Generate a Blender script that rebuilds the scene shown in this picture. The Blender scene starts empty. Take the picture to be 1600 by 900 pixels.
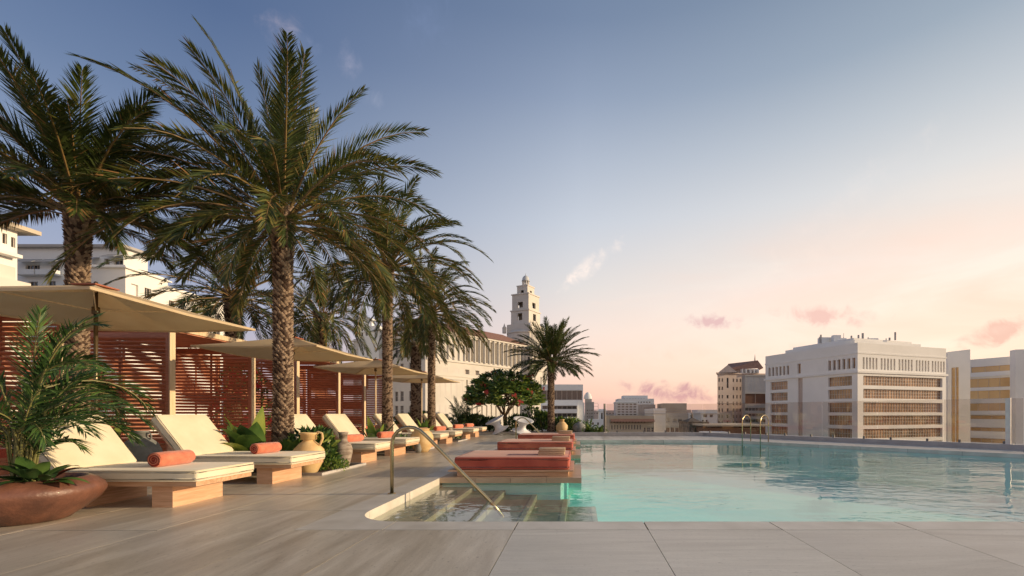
import bpy, bmesh, math, random
import numpy as np
from mathutils import Vector, Matrix, Euler
R = math.radians
sc = bpy.context.scene
COL = sc.collection

# ------------------------------------------------------------------ camera
CX, HY, F, EYE = 905.0, 645.0, 720.0, 1.1
cam = bpy.data.cameras.new('camera')
cam.lens = 36.0 * F / 1600; cam.sensor_width = 36
cam.shift_x = -(CX - 800) / 1600; cam.shift_y = (HY - 450) / 1600
cam.clip_start = 0.05; cam.clip_end = 8000
cam_o = bpy.data.objects.new('camera', cam); COL.objects.link(cam_o)
cam_o.location = (0, 0, EYE); cam_o.rotation_euler = (R(90), 0, 0)
sc.camera = cam_o

def gx(px, d): return (px - CX) / F * d          # lateral position of a picture column at distance d
def gz(py, d): return EYE - (py - HY) / F * d    # height of a picture row at distance d

# ------------------------------------------------------------------ light
SUN_EL, SUN_AZ = 12.0, 89.0      # azimuth clockwise from +Y: sun low on the right
sun = bpy.data.lights.new('sun', 'SUN'); sun.energy = 3.3; sun.angle = R(0.6); sun.color = (1.0, 0.75, 0.47)
sun_o = bpy.data.objects.new('sun', sun); COL.objects.link(sun_o)
sd = Vector((math.sin(R(SUN_AZ)) * math.cos(R(SUN_EL)), math.cos(R(SUN_AZ)) * math.cos(R(SUN_EL)), math.sin(R(SUN_EL))))
sun_o.rotation_euler = sd.to_track_quat('Z', 'Y').to_euler()
sc.view_settings.view_transform = 'Standard'; sc.view_settings.look = 'None'
sc.view_settings.exposure = 0.42; sc.view_settings.gamma = 1.0
sc.view_settings.use_curve_mapping = False
sc.cycles.max_bounces = 10; sc.cycles.transparent_max_bounces = 24
sc.cycles.sample_clamp_indirect = 6

def lin(c):
    out = []
    for v in c:
        v /= 255.0
        out.append(v / 12.92 if v <= 0.04045 else ((v + 0.055) / 1.055) ** 2.4)
    return out

class NT:
    def __init__(s, nt): s.nt = nt; s.L = nt.links.new
    def n(s, t, **k):
        o = s.nt.nodes.new(t)
        for a, b in k.items(): setattr(o, a, b)
        return o
    def m(s, op, a, b=None, c=None, clamp=False):
        o = s.n('ShaderNodeMath', operation=op); o.use_clamp = clamp
        for i, v in enumerate((a, b, c)):
            if v is None: continue
            if isinstance(v, (int, float)): o.inputs[i].default_value = v
            else: s.L(v, o.inputs[i])
        return o.outputs[0]
    def ramp(s, f, stops, interp='LINEAR'):
        o = s.n('ShaderNodeValToRGB'); o.color_ramp.interpolation = interp
        e = o.color_ramp.elements
        while len(e) < len(stops): e.new(0.5)
        for i, (p, c) in enumerate(stops): e[i].position = p; e[i].color = (*c[:3], 1)
        s.L(f, o.inputs[0]); return o.outputs[0]
    def mix(s, f, a, b, mode='MIX'):
        o = s.n('ShaderNodeMix', data_type='RGBA', blend_type=mode)
        if isinstance(f, (int, float)): o.inputs[0].default_value = f
        else: s.L(f, o.inputs[0])
        for i, v in ((6, a), (7, b)):
            if isinstance(v, (tuple, list)): o.inputs[i].default_value = (*v[:3], 1)
            else: s.L(v, o.inputs[i])
        return o.outputs[2]

world = bpy.data.worlds.new('World'); sc.world = world; world.use_nodes = True
w = NT(world.node_tree); world.node_tree.nodes.clear()
tc = w.n('ShaderNodeTexCoord'); sep = w.n('ShaderNodeSeparateXYZ'); w.L(tc.outputs['Generated'], sep.inputs[0])
dx, dy, dz = sep.outputs
el = w.m('MULTIPLY', w.m('ARCSINE', dz), 180 / math.pi)
az = w.m('MULTIPLY', w.m('ARCTAN2', dx, dy), 180 / math.pi)
hor = w.m('SQRT', w.m('ADD', w.m('MULTIPLY', dx, dx), w.m('MULTIPLY', dy, dy)))
side = w.m('DIVIDE', dx, w.m('MAXIMUM', hor, 0.001))
ef = w.m('DIVIDE', el, 90.0, clamp=True)
def stops(l): return [(e / 90, lin(c)) for e, c in l]
rl = w.ramp(ef, stops([(0, (196, 166, 164)), (4, (182, 164, 172)), (9, (156, 157, 178)), (14, (140, 148, 172)), (20, (118, 134, 163)), (28, (92, 111, 144)), (35, (74, 94, 130)), (60, (60, 78, 110)), (90, (52, 70, 102))]))
rc = w.ramp(ef, stops([(0, (208, 168, 162)), (2.2, (234, 188, 168)), (6, (235, 205, 187)), (10, (228, 208, 196)), (15.2, (210, 204, 200)), (22.3, (186, 191, 200)), (28.7, (162, 171, 186)), (34.5, (134, 147, 169)), (40.5, (108, 124, 150)), (60, (66, 86, 118)), (90, (52, 70, 102))]))
rr = w.ramp(ef, stops([(0, (236, 188, 162)), (2.5, (242, 206, 178)), (5, (246, 217, 190)), (10, (245, 220, 199)), (14, (240, 218, 203)), (17.5, (226, 212, 200)), (23, (205, 203, 201)), (28, (179, 184, 189)), (34, (144, 156, 169)), (45, (104, 121, 143)), (60, (66, 86, 118)), (90, (52, 70, 102))]))
fl = w.m('MULTIPLY', side, -1 / 0.62, clamp=True); fr = w.m('MULTIPLY', side, 1 / 0.62, clamp=True)
fl = w.m('SMOOTH_MIN', fl, 1.0, 0.2)
sky = w.mix(fl, rc, rl); sky = w.mix(fr, sky, rr)
# soft warm streaks low in the sky, and small clouds
cmb = w.n('ShaderNodeCombineXYZ'); w.L(w.m('MULTIPLY', az, 0.05), cmb.inputs[0]); w.L(w.m('MULTIPLY', el, 0.17), cmb.inputs[1])
nz = w.n('ShaderNodeTexNoise'); nz.inputs['Scale'].default_value = 1.0; nz.inputs['Detail'].default_value = 6; nz.inputs['Roughness'].default_value = 0.55; nz.inputs['Distortion'].default_value = 0.7
w.L(cmb.outputs[0], nz.inputs['Vector'])
lowm = w.m('MULTIPLY', w.ramp(ef, [(0, (1, 1, 1)), (0.12, (1, 1, 1)), (0.25, (0, 0, 0))]), w.m('MULTIPLY', side, 1.6, clamp=True))
st = w.ramp(nz.outputs[0], [(0.42, (0, 0, 0)), (0.7, (1, 1, 1))])
sky = w.mix(w.m('MULTIPLY', w.m('MULTIPLY', st, lowm), 0.55), sky, lin((240, 190, 164)))
st2 = w.ramp(nz.outputs[0], [(0.3, (1, 1, 1)), (0.47, (0, 0, 0))])
sky = w.mix(w.m('MULTIPLY', w.m('MULTIPLY', st2, lowm), 0.5), sky, lin((247, 226, 208)))
cm2 = w.n('ShaderNodeCombineXYZ'); w.L(az, cm2.inputs[0]); w.L(el, cm2.inputs[1])
n2 = w.n('ShaderNodeTexNoise'); n2.inputs['Scale'].default_value = 0.42; n2.inputs['Detail'].default_value = 7; n2.inputs['Roughness'].default_value = 0.62; n2.inputs['Distortion'].default_value = 0.5
w.L(cm2.outputs[0], n2.inputs['Vector'])
def pdir(px, py):
    a = math.degrees(math.atan2(px - CX, F)); e = math.degrees(math.atan2(HY - py, math.hypot(px - CX, F))); return a, e
def cloud(px, py, wx, wy, rot, col, k, soft=0.5):
    global sky
    a, e = pdir(px, py); ct, sn = math.cos(R(rot)), math.sin(R(rot))
    sx = wx / F * 57.3 * math.cos(R(a)) ** 2; sy = wy / F * 57.3 * math.cos(R(a))
    da = w.m('SUBTRACT', az, a); de = w.m('SUBTRACT', el, e)
    u = w.m('ADD', w.m('MULTIPLY', da, ct / sx), w.m('MULTIPLY', de, sn / sx))
    v = w.m('ADD', w.m('MULTIPLY', da, -sn / sy), w.m('MULTIPLY', de, ct / sy))
    q = w.m('SUBTRACT', 1.0, w.m('ADD', w.m('MULTIPLY', u, u), w.m('MULTIPLY', v, v)))
    q = w.m('MAXIMUM', q, -1.0)
    q = w.m('ADD', w.m('MULTIPLY', q, 0.8), w.m('MULTIPLY', w.m('SUBTRACT', n2.outputs[0], 0.50), 3.2))
    q = w.m('DIVIDE', q, soft * 2, clamp=True)
    q = w.m('MULTIPLY', w.m('MULTIPLY', q, q), k)
    sky = w.mix(q, sky, lin(col))
cloud(438, 42, 44, 20, 25, (186, 172, 182), .8, .9)
cloud(470, 76, 34, 22, 35, (150, 158, 184), .6, .9)
cloud(545, 98, 26, 24, -40, (172, 168, 186), .75, .9)
cloud(583, 153, 20, 13, 0, (172, 174, 192), .7, .9)
cloud(670, 25, 60, 40, 20, (120, 136, 172), .4, .9)
cloud(925, 415, 66, 15, 33, (244, 226, 214), 1.0, .6)
cloud(1115, 503, 54, 14, -4, (214, 176, 172), 1.0, .45)
cloud(1290, 494, 92, 19, -9, (226, 184, 170), 1.0, .45)
cloud(1045, 612, 90, 19, -6, (198, 150, 150), 1.0, .45)
cloud(985, 628, 130, 9, 2, (222, 170, 156), .7, .8)
cloud(1560, 540, 120, 14, 12, (248, 222, 200), .6, .9)
cloud(1565, 520, 100, 22, 10, (226, 180, 160), 1.0, .45)
cloud(1440, 545, 150, 10, 12, (250, 226, 206), .6, .9)
cloud(1250, 545, 170, 14, 6, (238, 192, 168), .6, .9)
cloud(1340, 300, 190, 26, 30, (246, 226, 212), .4, 1.1)
cloud(1240, 410, 200, 24, 22, (246, 222, 204), .5, 1.1)
cloud(1480, 440, 200, 22, 14, (250, 226, 204), .45, 1.1)
cloud(1000, 560, 190, 20, 8, (242, 196, 172), .6, .9)
cloud(980, 470, 120, 9, 6, (236, 212, 196), .5, 1.0)
skyt = w.n('ShaderNodeTexSky', sky_type='NISHITA'); skyt.sun_disc = False
skyt.sun_elevation = R(SUN_EL); skyt.sun_rotation = R(SUN_AZ)
nish = w.mix(1.0, skyt.outputs[0], (0.1, 0.1, 0.1), 'MULTIPLY')
sky = w.mix(0.10, sky, nish)
below = w.m('GREATER_THAN', dz, -0.001)
sky = w.mix(below, lin((150, 132, 124)), sky)
bg = w.n('ShaderNodeBackground'); bg.inputs[1].default_value = 1.0; w.L(sky, bg.inputs[0])
wo = w.n('ShaderNodeOutputWorld'); w.L(bg.outputs[0], wo.inputs[0])

# ------------------------------------------------------------------ materials
MATS = {}
def mat(name, c, c2=None, rough=0.6, scale=6.0, stretch=(1, 1, 1), bump=0.0, metal=0.0, spec=0.5, detail=4, lo=0.35, hi=0.65, trans=0.0, bscale=None, sheen=0, coat=0, dist=0.0, emit=None, vary=0.0):
    if name in MATS: return MATS[name]
    m = bpy.data.materials.new(name); m.use_nodes = True; t = NT(m.node_tree)
    b = m.node_tree.nodes['Principled BSDF']
    b.inputs['Roughness'].default_value = rough; b.inputs['Metallic'].default_value = metal
    b.inputs['Specular IOR Level'].default_value = spec
    if coat: b.inputs['Coat Weight'].default_value = coat
    if sheen: b.inputs['Sheen Weight'].default_value = sheen
    co = t.n('ShaderNodeTexCoord'); mp = t.n('ShaderNodeMapping'); mp.inputs['Scale'].default_value = stretch
    g = t.n('ShaderNodeNewGeometry')
    info = t.n('ShaderNodeObjectInfo')
    va = t.n('ShaderNodeVectorMath', operation='ADD')
    t.L(g.outputs['Position'], va.inputs[0])
    sc3 = t.n('ShaderNodeVectorMath', operation='SCALE'); t.L(info.outputs['Random'], sc3.inputs['Scale']); sc3.inputs[0].default_value = (7, 5, 3)
    t.L(sc3.outputs[0], va.inputs[1]); t.L(va.outputs[0], mp.inputs[0])
    nz = t.n('ShaderNodeTexNoise'); nz.inputs['Scale'].default_value = scale; nz.inputs['Detail'].default_value = detail; nz.inputs['Distortion'].default_value = dist
    t.L(mp.outputs[0], nz.inputs['Vector'])
    if c2 is not None:
        colr = t.ramp(nz.outputs[0], [(lo, c), (hi, c2)])
        if vary:
            n9 = t.n('ShaderNodeTexNoise'); n9.inputs['Scale'].default_value = .55; n9.inputs['Detail'].default_value = 3; t.L(va.outputs[0], n9.inputs['Vector'])
            k9 = t.m('ADD', 1.0 - vary, t.m('MULTIPLY', t.m('ADD', info.outputs['Random'], t.m('MULTIPLY', n9.outputs[0], 1.0)), vary * 1.05))
            c9 = t.n('ShaderNodeCombineXYZ'); [t.L(k9, c9.inputs[q]) for q in range(3)]
            colr = t.mix(1.0, colr, c9.outputs[0], 'MULTIPLY')
        t.L(colr, b.inputs['Base Color'])
    else: b.inputs['Base Color'].default_value = (*c, 1)
    if bump:
        bp = t.n('ShaderNodeBump'); bp.inputs['Strength'].default_value = bump; bp.inputs['Distance'].default_value = 0.02
        if bscale:
            nb = t.n('ShaderNodeTexNoise'); nb.inputs['Scale'].default_value = bscale; nb.inputs['Detail'].default_value = 5; t.L(mp.outputs[0], nb.inputs['Vector']); t.L(nb.outputs[0], bp.inputs['Height'])
        else: t.L(nz.outputs[0], bp.inputs['Height'])
        t.L(bp.outputs[0], b.inputs['Normal'])
    if emit: b.inputs['Emission Color'].default_value = (*emit[0], 1); b.inputs['Emission Strength'].default_value = emit[1]
    if trans:
        out = m.node_tree.nodes['Material Output']; tr = t.n('ShaderNodeBsdfTranslucent')
        if c2 is not None: t.L(colr, tr.inputs[0])
        else: tr.inputs[0].default_value = (*c, 1)
        mx = t.n('ShaderNodeMixShader'); mx.inputs[0].default_value = trans
        t.L(b.outputs[0], mx.inputs[1]); t.L(tr.outputs[0], mx.inputs[2]); t.L(mx.outputs[0], out.inputs[0])
    MATS[name] = m; return m

def travertine(name, c1, c2, c3, along_y, tone):
    m = bpy.data.materials.new(name); m.use_nodes = True; t = NT(m.node_tree); b = m.node_tree.nodes['Principled BSDF']
    g = t.n('ShaderNodeNewGeometry'); info = t.n('ShaderNodeObjectInfo'); va = t.n('ShaderNodeVectorMath', operation='ADD'); sc3 = t.n('ShaderNodeVectorMath', operation='SCALE')
    t.L(g.outputs['Position'], va.inputs[0]); t.L(info.outputs['Random'], sc3.inputs['Scale']); sc3.inputs[0].default_value = (9, 7, 3); t.L(sc3.outputs[0], va.inputs[1])
    def nz(sx, sy, s_, d, dist, rough=.55):
        mp = t.n('ShaderNodeMapping'); mp.inputs['Scale'].default_value = (sx, sy, 1) if along_y else (sy, sx, 1); t.L(va.outputs[0], mp.inputs[0])
        n = t.n('ShaderNodeTexNoise'); n.inputs['Scale'].default_value = s_; n.inputs['Detail'].default_value = d; n.inputs['Distortion'].default_value = dist; n.inputs['Roughness'].default_value = rough
        t.L(mp.outputs[0], n.inputs['Vector']); return n.outputs[0]
    band = nz(2.2, .30, 1.1, 6, 1.6); fine = nz(9, .9, 2.2, 8, .6, .7); blot = nz(1, .8, .9, 4, .8); grain = nz(8, 5, 9, 6, 0, .8); pit = nz(5, 2.2, 9, 2, .2)
    col = t.ramp(band, [(.28, c1), (.5, c2), (.74, c3)])
    col = t.mix(t.m('MULTIPLY', t.ramp(fine, [(.40, (1, 1, 1)), (.62, (0, 0, 0))]), .34), col, c1)
    col = t.mix(t.m('MULTIPLY', t.ramp(blot, [(.35, (1, 1, 1)), (.65, (0, 0, 0))]), .40), col, [q * .62 for q in c2])
    col = t.mix(t.m('MULTIPLY', t.ramp(pit, [(.66, (0, 0, 0)), (.72, (1, 1, 1))]), .45), col, [q * .45 for q in c1])
    k = t.m('ADD', 1 - tone, t.m('ADD', t.m('MULTIPLY', info.outputs['Random'], tone * 2), t.m('MULTIPLY', t.m('SUBTRACT', grain, .5), .35)))
    c9 = t.n('ShaderNodeCombineXYZ'); [t.L(k, c9.inputs[q]) for q in range(3)]
    t.L(t.mix(1.0, col, c9.outputs[0], 'MULTIPLY'), b.inputs['Base Color'])
    t.L(t.m('ADD', .22, t.m('MULTIPLY', blot, .28)), b.inputs['Roughness'])
    bp = t.n('ShaderNodeBump'); bp.inputs['Strength'].default_value = .35; bp.inputs['Distance'].default_value = .004
    t.L(t.m('ADD', grain, t.m('MULTIPLY', pit, -.6)), bp.inputs['Height']); t.L(bp.outputs[0], b.inputs['Normal'])
    return m
TRV = [travertine('travertine_y', (.39, .33, .24), (.63, .56, .44), (.78, .72, .59), True, .09),
       travertine('travertine_x', (.45, .415, .345), (.60, .565, .48), (.70, .67, .585), False, .07)]
COPE = mat('coping_stone', (.54, .495, .41), (.68, .635, .545), .45, 4, (.6, .6, 1), .08, detail=8, bscale=30)
JOINT = mat('grout', (.10, .085, .07), rough=.9)
CURB = mat('curb_stone', (.42, .39, .36), (.50, .47, .44), .7, 3, bump=.08)
CREAM = mat('cream_fabric', (.70, .62, .44), (.78, .70, .52), .85, 3, bump=.16, bscale=11, sheen=.2)
CORAL = mat('coral_fabric', (.38, .066, .040), (.50, .105, .062), .9, 3.5, bump=.2, bscale=9, sheen=.2)
TOWEL = mat('towel_coral', (.62, .17, .09), (.74, .24, .13), .95, 14, bump=.5, bscale=160, sheen=.3)
TOWIN = mat('towel_inside', (.33, .04, .03), (.42, .06, .04), .95, 20, bump=.4, bscale=160)
STRIPE = mat('towel_tan', (.52, .36, .22), (.66, .47, .30), .95, 20, (1, 1, 8), .5, bscale=150)
OAK = mat('oak_wood', (.52, .30, .17), (.68, .43, .27), .55, 5, (.6, .6, 9), .12, detail=8, dist=.6)
OAKX = mat('oak_wood_flat', (.46, .27, .15), (.64, .41, .25), .5, 4, (.5, 7, 7), .12, detail=8, dist=.6)
PALE = mat('pale_wood', (.66, .50, .31), (.78, .62, .41), .6, 4, (6, 6, .5), .08, detail=7)
MAHO = mat('mahogany', (.40, .16, .09), (.56, .25, .15), .5, 5, (1, 1, 9), .1, detail=6)
CANV = mat('canvas', (.80, .67, .46), (.85, .73, .52), .9, 2.5, bump=.06, bscale=60, trans=.5)
POLE = mat('bronze_pole', (.18, .14, .09), rough=.35, metal=.8)
BRASS = mat('brass', (.50, .39, .21), (.60, .47, .27), .26, 6, metal=1.0)
STEEL = mat('steel', (.62, .60, .57), (.7, .68, .65), .42, 6, metal=1.0)
TERRA = mat('terracotta', (.095, .042, .028), (.20, .085, .052), .45, 4.5, bump=.35, bscale=22, coat=.1, detail=8)
YPOT = mat('ochre_clay', (.62, .40, .17), (.74, .54, .27), .6, 5, bump=.15, bscale=25)
GPOT = mat('grey_clay', (.17, .18, .17), (.28, .28, .26), .7, 5, bump=.3, bscale=30)
WPOT = mat('worn_clay', (.22, .17, .13), (.42, .35, .28), .85, 8, (1, 1, 3), .4, bscale=30)
WHITEP = mat('white_plastic', (.70, .71, .74), (.76, .77, .80), .4, 2)
SOIL = mat('soil', (.035, .025, .018), (.08, .055, .035), .95, 20, bump=.8)
BARK_D = mat('palm_bark_dark', (.055, .032, .022), (.13, .080, .052), .9, 14, bump=.5)
BARK_L = mat('palm_bark_light', (.24, .17, .115), (.42, .31, .22), .9, 14, bump=.4)
RACH = mat('frond_rib', (.15, .11, .035), (.26, .15, .06), .5, 3)
LF1 = mat('palm_leaf', (.034, .055, .014), (.085, .115, .028), .42, 1.5, trans=.22)
LF2 = mat('palm_leaf_light', (.13, .14, .032), (.21, .19, .05), .42, 2, trans=.3)
LF3 = mat('palm_leaf_dry', (.26, .15, .05), (.38, .20, .07), .6, 3, trans=.3)
GR1 = mat('leaf_dark', (.018, .045, .014), (.045, .10, .026), .4, 3, trans=.2)
GR2 = mat('leaf_mid', (.06, .13, .03), (.12, .21, .05), .4, 3, trans=.3)
GR3 = mat('leaf_bright', (.20, .30, .05), (.32, .38, .08), .4, 3, trans=.35)
RED = mat('flower_red', (.62, .07, .07), (.78, .15, .12), .6, 9, trans=.3)
MAROON = mat('leaf_maroon', (.12, .02, .02), (.2, .05, .03), .4, 5, trans=.2)
STEMM = mat('stem', (.17, .11, .06), (.28, .2, .12), .7, 12)
CANE = mat('cane', (.12, .13, .04), (.24, .22, .08), .5, 8)
TILEM = mat('pool_tile', (.50, .86, .82), (.56, .89, .86), .35, 3)
STEPM = mat('step_stone', (.25, .24, .18), (.34, .325, .25), .4, 4, (2.5, .5, 1), detail=7)
NOSE = mat('step_nosing', (.40, .375, .29), rough=.4)
GROUND = mat('city_ground', (.12, .11, .085), (.22, .20, .17), .95, .02, detail=6)
DARKG = mat('dark_glass', (.035, .035, .035), (.06, .055, .05), .08, .3, spec=.9)
BROWNG = mat('bronze_glass_reflections', (.20, .11, .06), (.52, .31, .17), .12, .35, spec=.9)  # brown glass with orange reflections painted into its lighter colour
GOLDG = mat('gold_glass', (.55, .34, .14), (.66, .43, .19), .15, .1, spec=.9)
MULL = mat('window_frame', (.58, .51, .45), rough=.6)
MULLW = mat('window_frame_white', (.66, .62, .57), rough=.6)
WHITEB = mat('white_render', (.80, .78, .73), (.87, .85, .80), .85, .12, bump=.05, bscale=2)
WHITEC = mat('white_render_cool', (.74, .75, .74), (.80, .81, .80), .85, .2)
CREAMB = mat('cream_limestone', (.61, .575, .505), (.69, .65, .58), .85, .15, (1, 1, 2), .05, bscale=2)
SANDB = mat('sandstone', (.52, .42, .36), (.60, .49, .42), .85, .15)
GREYB = mat('grey_render', (.38, .36, .34), (.46, .44, .41), .85, .2)
TANB = mat('tan_render', (.52, .44, .33), (.60, .52, .40), .85, .3)
RTILE = mat('red_roof_tile', (.24, .125, .09), (.33, .18, .13), .85, .8, (3, 3, 1), .3)
BRICKB = mat('brown_cladding', (.13, .055, .028), (.18, .08, .042), .7, .5)
RUIN = mat('old_stone', (.12, .10, .08), (.30, .24, .19), .95, .9)
AWN = mat('awning', (.34, .35, .36), rough=.9)

def water_mat():
    m = bpy.data.materials.new('water'); m.use_nodes = True; t = NT(m.node_tree); m.node_tree.nodes.clear()
    g = t.n('ShaderNodeNewGeometry')
    def nz(sx, sy, s, d, dist=0):
        mp = t.n('ShaderNodeMapping'); mp.inputs['Scale'].default_value = (sx, sy, 1); t.L(g.outputs['Position'], mp.inputs[0])
        n = t.n('ShaderNodeTexNoise'); n.inputs['Scale'].default_value = s; n.inputs['Detail'].default_value = d; n.inputs['Distortion'].default_value = dist
        t.L(mp.outputs[0], n.inputs['Vector']); return n.outputs[0]
    patch = t.ramp(nz(.5, .8, .55, 3), [(.40, (.06, .06, .06)), (.64, (1, 1, 1))], 'EASE')
    h1 = nz(1.2, 1.9, 2.6, 2, .6); h2 = nz(.8, 1.1, .9, 2, .4)
    h = t.m('ADD', t.m('MULTIPLY', t.m('MULTIPLY', h1, patch), .7), t.m('MULTIPLY', h2, .55))
    bp = t.n('ShaderNodeBump'); bp.inputs['Strength'].default_value = 1.0; bp.inputs['Distance'].default_value = 0.020; t.L(h, bp.inputs['Height'])
    fr = t.n('ShaderNodeFresnel'); fr.inputs['IOR'].default_value = 1.68; t.L(bp.outputs[0], fr.inputs['Normal'])
    gl = t.n('ShaderNodeBsdfGlossy'); gl.inputs['Roughness'].default_value = .015; t.L(bp.outputs[0], gl.inputs['Normal'])
    tr = t.n('ShaderNodeBsdfTransparent'); tr.inputs[0].default_value = (.97, 1, 1, 1)
    mx = t.n('ShaderNodeMixShader'); t.L(t.m('MULTIPLY', fr.outputs[0], t.m('SUBTRACT', 1.0, g.outputs['Backfacing'])), mx.inputs[0]); t.L(tr.outputs[0], mx.inputs[1]); t.L(gl.outputs[0], mx.inputs[2])
    vo = t.n('ShaderNodeVolumeAbsorption'); vo.inputs[0].default_value = (.20, .95, .86, 1); vo.inputs[1].default_value = .13
    o = t.n('ShaderNodeOutputMaterial'); t.L(mx.outputs[0], o.inputs[0]); t.L(vo.outputs[0], o.inputs[1])
    return m
WATER = water_mat()
def glass_mat(name, tint, ior=1.5):
    m = bpy.data.materials.new(name); m.use_nodes = True; t = NT(m.node_tree); m.node_tree.nodes.clear()
    fr = t.n('ShaderNodeFresnel'); fr.inputs['IOR'].default_value = ior
    gl = t.n('ShaderNodeBsdfGlossy'); gl.inputs['Roughness'].default_value = .0
    tr = t.n('ShaderNodeBsdfTransparent'); tr.inputs[0].default_value = (*tint, 1)
    g = t.n('ShaderNodeNewGeometry')
    mx = t.n('ShaderNodeMixShader'); t.L(t.m('MULTIPLY', fr.outputs[0], t.m('SUBTRACT', 1.0, g.outputs['Backfacing'])), mx.inputs[0]); t.L(tr.outputs[0], mx.inputs[1]); t.L(gl.outputs[0], mx.inputs[2])
    o = t.n('ShaderNodeOutputMaterial'); t.L(mx.outputs[0], o.inputs[0]); return m
GLASS = glass_mat('clear_glass', (.885, .87, .855), 1.65)

# ------------------------------------------------------------------ object helpers
def link(o, parent=None):
    COL.objects.link(o)
    if parent is not None: o.parent = parent
    return o
def tag(o, label=None, cat=None, group=None, kind=None):
    if label: o['label'] = label
    if cat: o['category'] = cat
    if group: o['group'] = group
    if kind: o['kind'] = kind
    return o
def thing(name, loc, label, cat, group=None, rz=0.0):
    o = bpy.data.objects.new(name, None); o.empty_display_size = .1
    link(o); o.location = loc; o.rotation_euler = (0, 0, rz)
    return tag(o, label, cat, group)
def copy_tree(o, parent=None):
    c = o.copy(); COL.objects.link(c); c.parent = parent
    for ch in o.children: copy_tree(ch, c)
    return c

class MB:
    """collects geometry for ONE mesh object"""
    def __init__(s): s.v = []; s.f = []; s.m = []
    def add(s, vs, fs, mi=0):
        k = len(s.v); s.v.extend([tuple(p) for p in vs])
        for f in fs: s.f.append(tuple(i + k for i in f)); s.m.append(mi)
        return s
    def box(s, x0, x1, y0, y1, z0, z1, mi=0):
        return s.add([(x0, y0, z0), (x1, y0, z0), (x1, y1, z0), (x0, y1, z0), (x0, y0, z1), (x1, y0, z1), (x1, y1, z1), (x0, y1, z1)],
                     [(0, 3, 2, 1), (4, 5, 6, 7), (0, 1, 5, 4), (1, 2, 6, 5), (2, 3, 7, 6), (3, 0, 4, 7)], mi)
    def bar(s, a, b, wd, ht, mi=0):       # box beam from a to b
        a = Vector(a); b = Vector(b); d = (b - a).normalized(); up = Vector((0, 0, 1))
        if abs(d.z) > .95: up = Vector((0, 1, 0))
        sd_ = d.cross(up).normalized() * wd / 2; u = sd_.cross(d).normalized() * ht / 2
        vs = [a - sd_ - u, a + sd_ - u, a + sd_ + u, a - sd_ + u, b - sd_ - u, b + sd_ - u, b + sd_ + u, b - sd_ + u]
        return s.add(vs, [(0, 1, 2, 3), (7, 6, 5, 4), (0, 4, 5, 1), (1, 5, 6, 2), (2, 6, 7, 3), (3, 7, 4, 0)], mi)
    def tube(s, pts, r, n=8, mi=0, cap=True):
        pts = [Vector(p) for p in pts]; rs = r if isinstance(r, (list, tuple)) else [r] * len(pts)
        k = len(s.v); prev = None
        for i, p in enumerate(pts):
            d = (pts[min(i + 1, len(pts) - 1)] - pts[max(i - 1, 0)]).normalized()
            if prev is None:
                prev = d.orthogonal().normalized()
            prev = (prev - d * prev.dot(d)).normalized(); q = d.cross(prev)
            for j in range(n):
                a = 2 * math.pi * j / n; s.v.append(tuple(p + (prev * math.cos(a) + q * math.sin(a)) * rs[i]))
        for i in range(len(pts) - 1):
            for j in range(n):
                a = k + i * n + j; b = k + i * n + (j + 1) % n
                s.f.append((a, b, b + n, a + n)); s.m.append(mi)
        if cap:
            s.f.append(tuple(k + j for j in reversed(range(n)))); s.m.append(mi)
            s.f.append(tuple(k + (len(pts) - 1) * n + j for j in range(n))); s.m.append(mi)
        return s
    def lathe(s, prof, n=28, mi=0, c=(0, 0, 0)):
        k = len(s.v)
        for r_, z in prof:
            for j in range(n):
                a = 2 * math.pi * j / n; s.v.append((c[0] + r_ * math.cos(a), c[1] + r_ * math.sin(a), c[2] + z))
        for i in range(len(prof) - 1):
            for j in range(n):
                a = k + i * n + j; b = k + i * n + (j + 1) % n
                s.f.append((a, b, b + n, a + n)); s.m.append(mi)
        return s
    def prism(s, poly, z0, z1, mi=0, top=True, bottom=True):
        n = len(poly); k = len(s.v)
        for z in (z0, z1): s.v.extend([(p[0], p[1], z) for p in poly])
        for i in range(n): s.f.append((k + i, k + (i + 1) % n, k + n + (i + 1) % n, k + n + i)); s.m.append(mi)
        if top: s.f.append(tuple(k + n + i for i in range(n))); s.m.append(mi)
        if bottom: s.f.append(tuple(k + i for i in reversed(range(n)))); s.m.append(mi)
        return s
    def mesh(s, name, mats, smooth=False):
        me = bpy.data.meshes.new(name); me.from_pydata(s.v, [], s.f)
        mats = mats if isinstance(mats, (list, tuple)) else [mats]
        for m in mats: me.materials.append(m)
        if len(mats) > 1: me.polygons.foreach_set('material_index', s.m)
        if smooth: me.polygons.foreach_set('use_smooth', [True] * len(s.f))
        me.update(); return me
    def build(s, name, mats, parent=None, smooth=False, loc=None):
        o = bpy.data.objects.new(name, s.mesh(name, mats, smooth)); link(o, parent)
        if loc: o.location = loc
        return o
def fix_normals(o):
    bm = bmesh.new(); bm.from_mesh(o.data); bmesh.ops.recalc_face_normals(bm, faces=bm.faces); bm.to_mesh(o.data); bm.free(); return o
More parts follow.
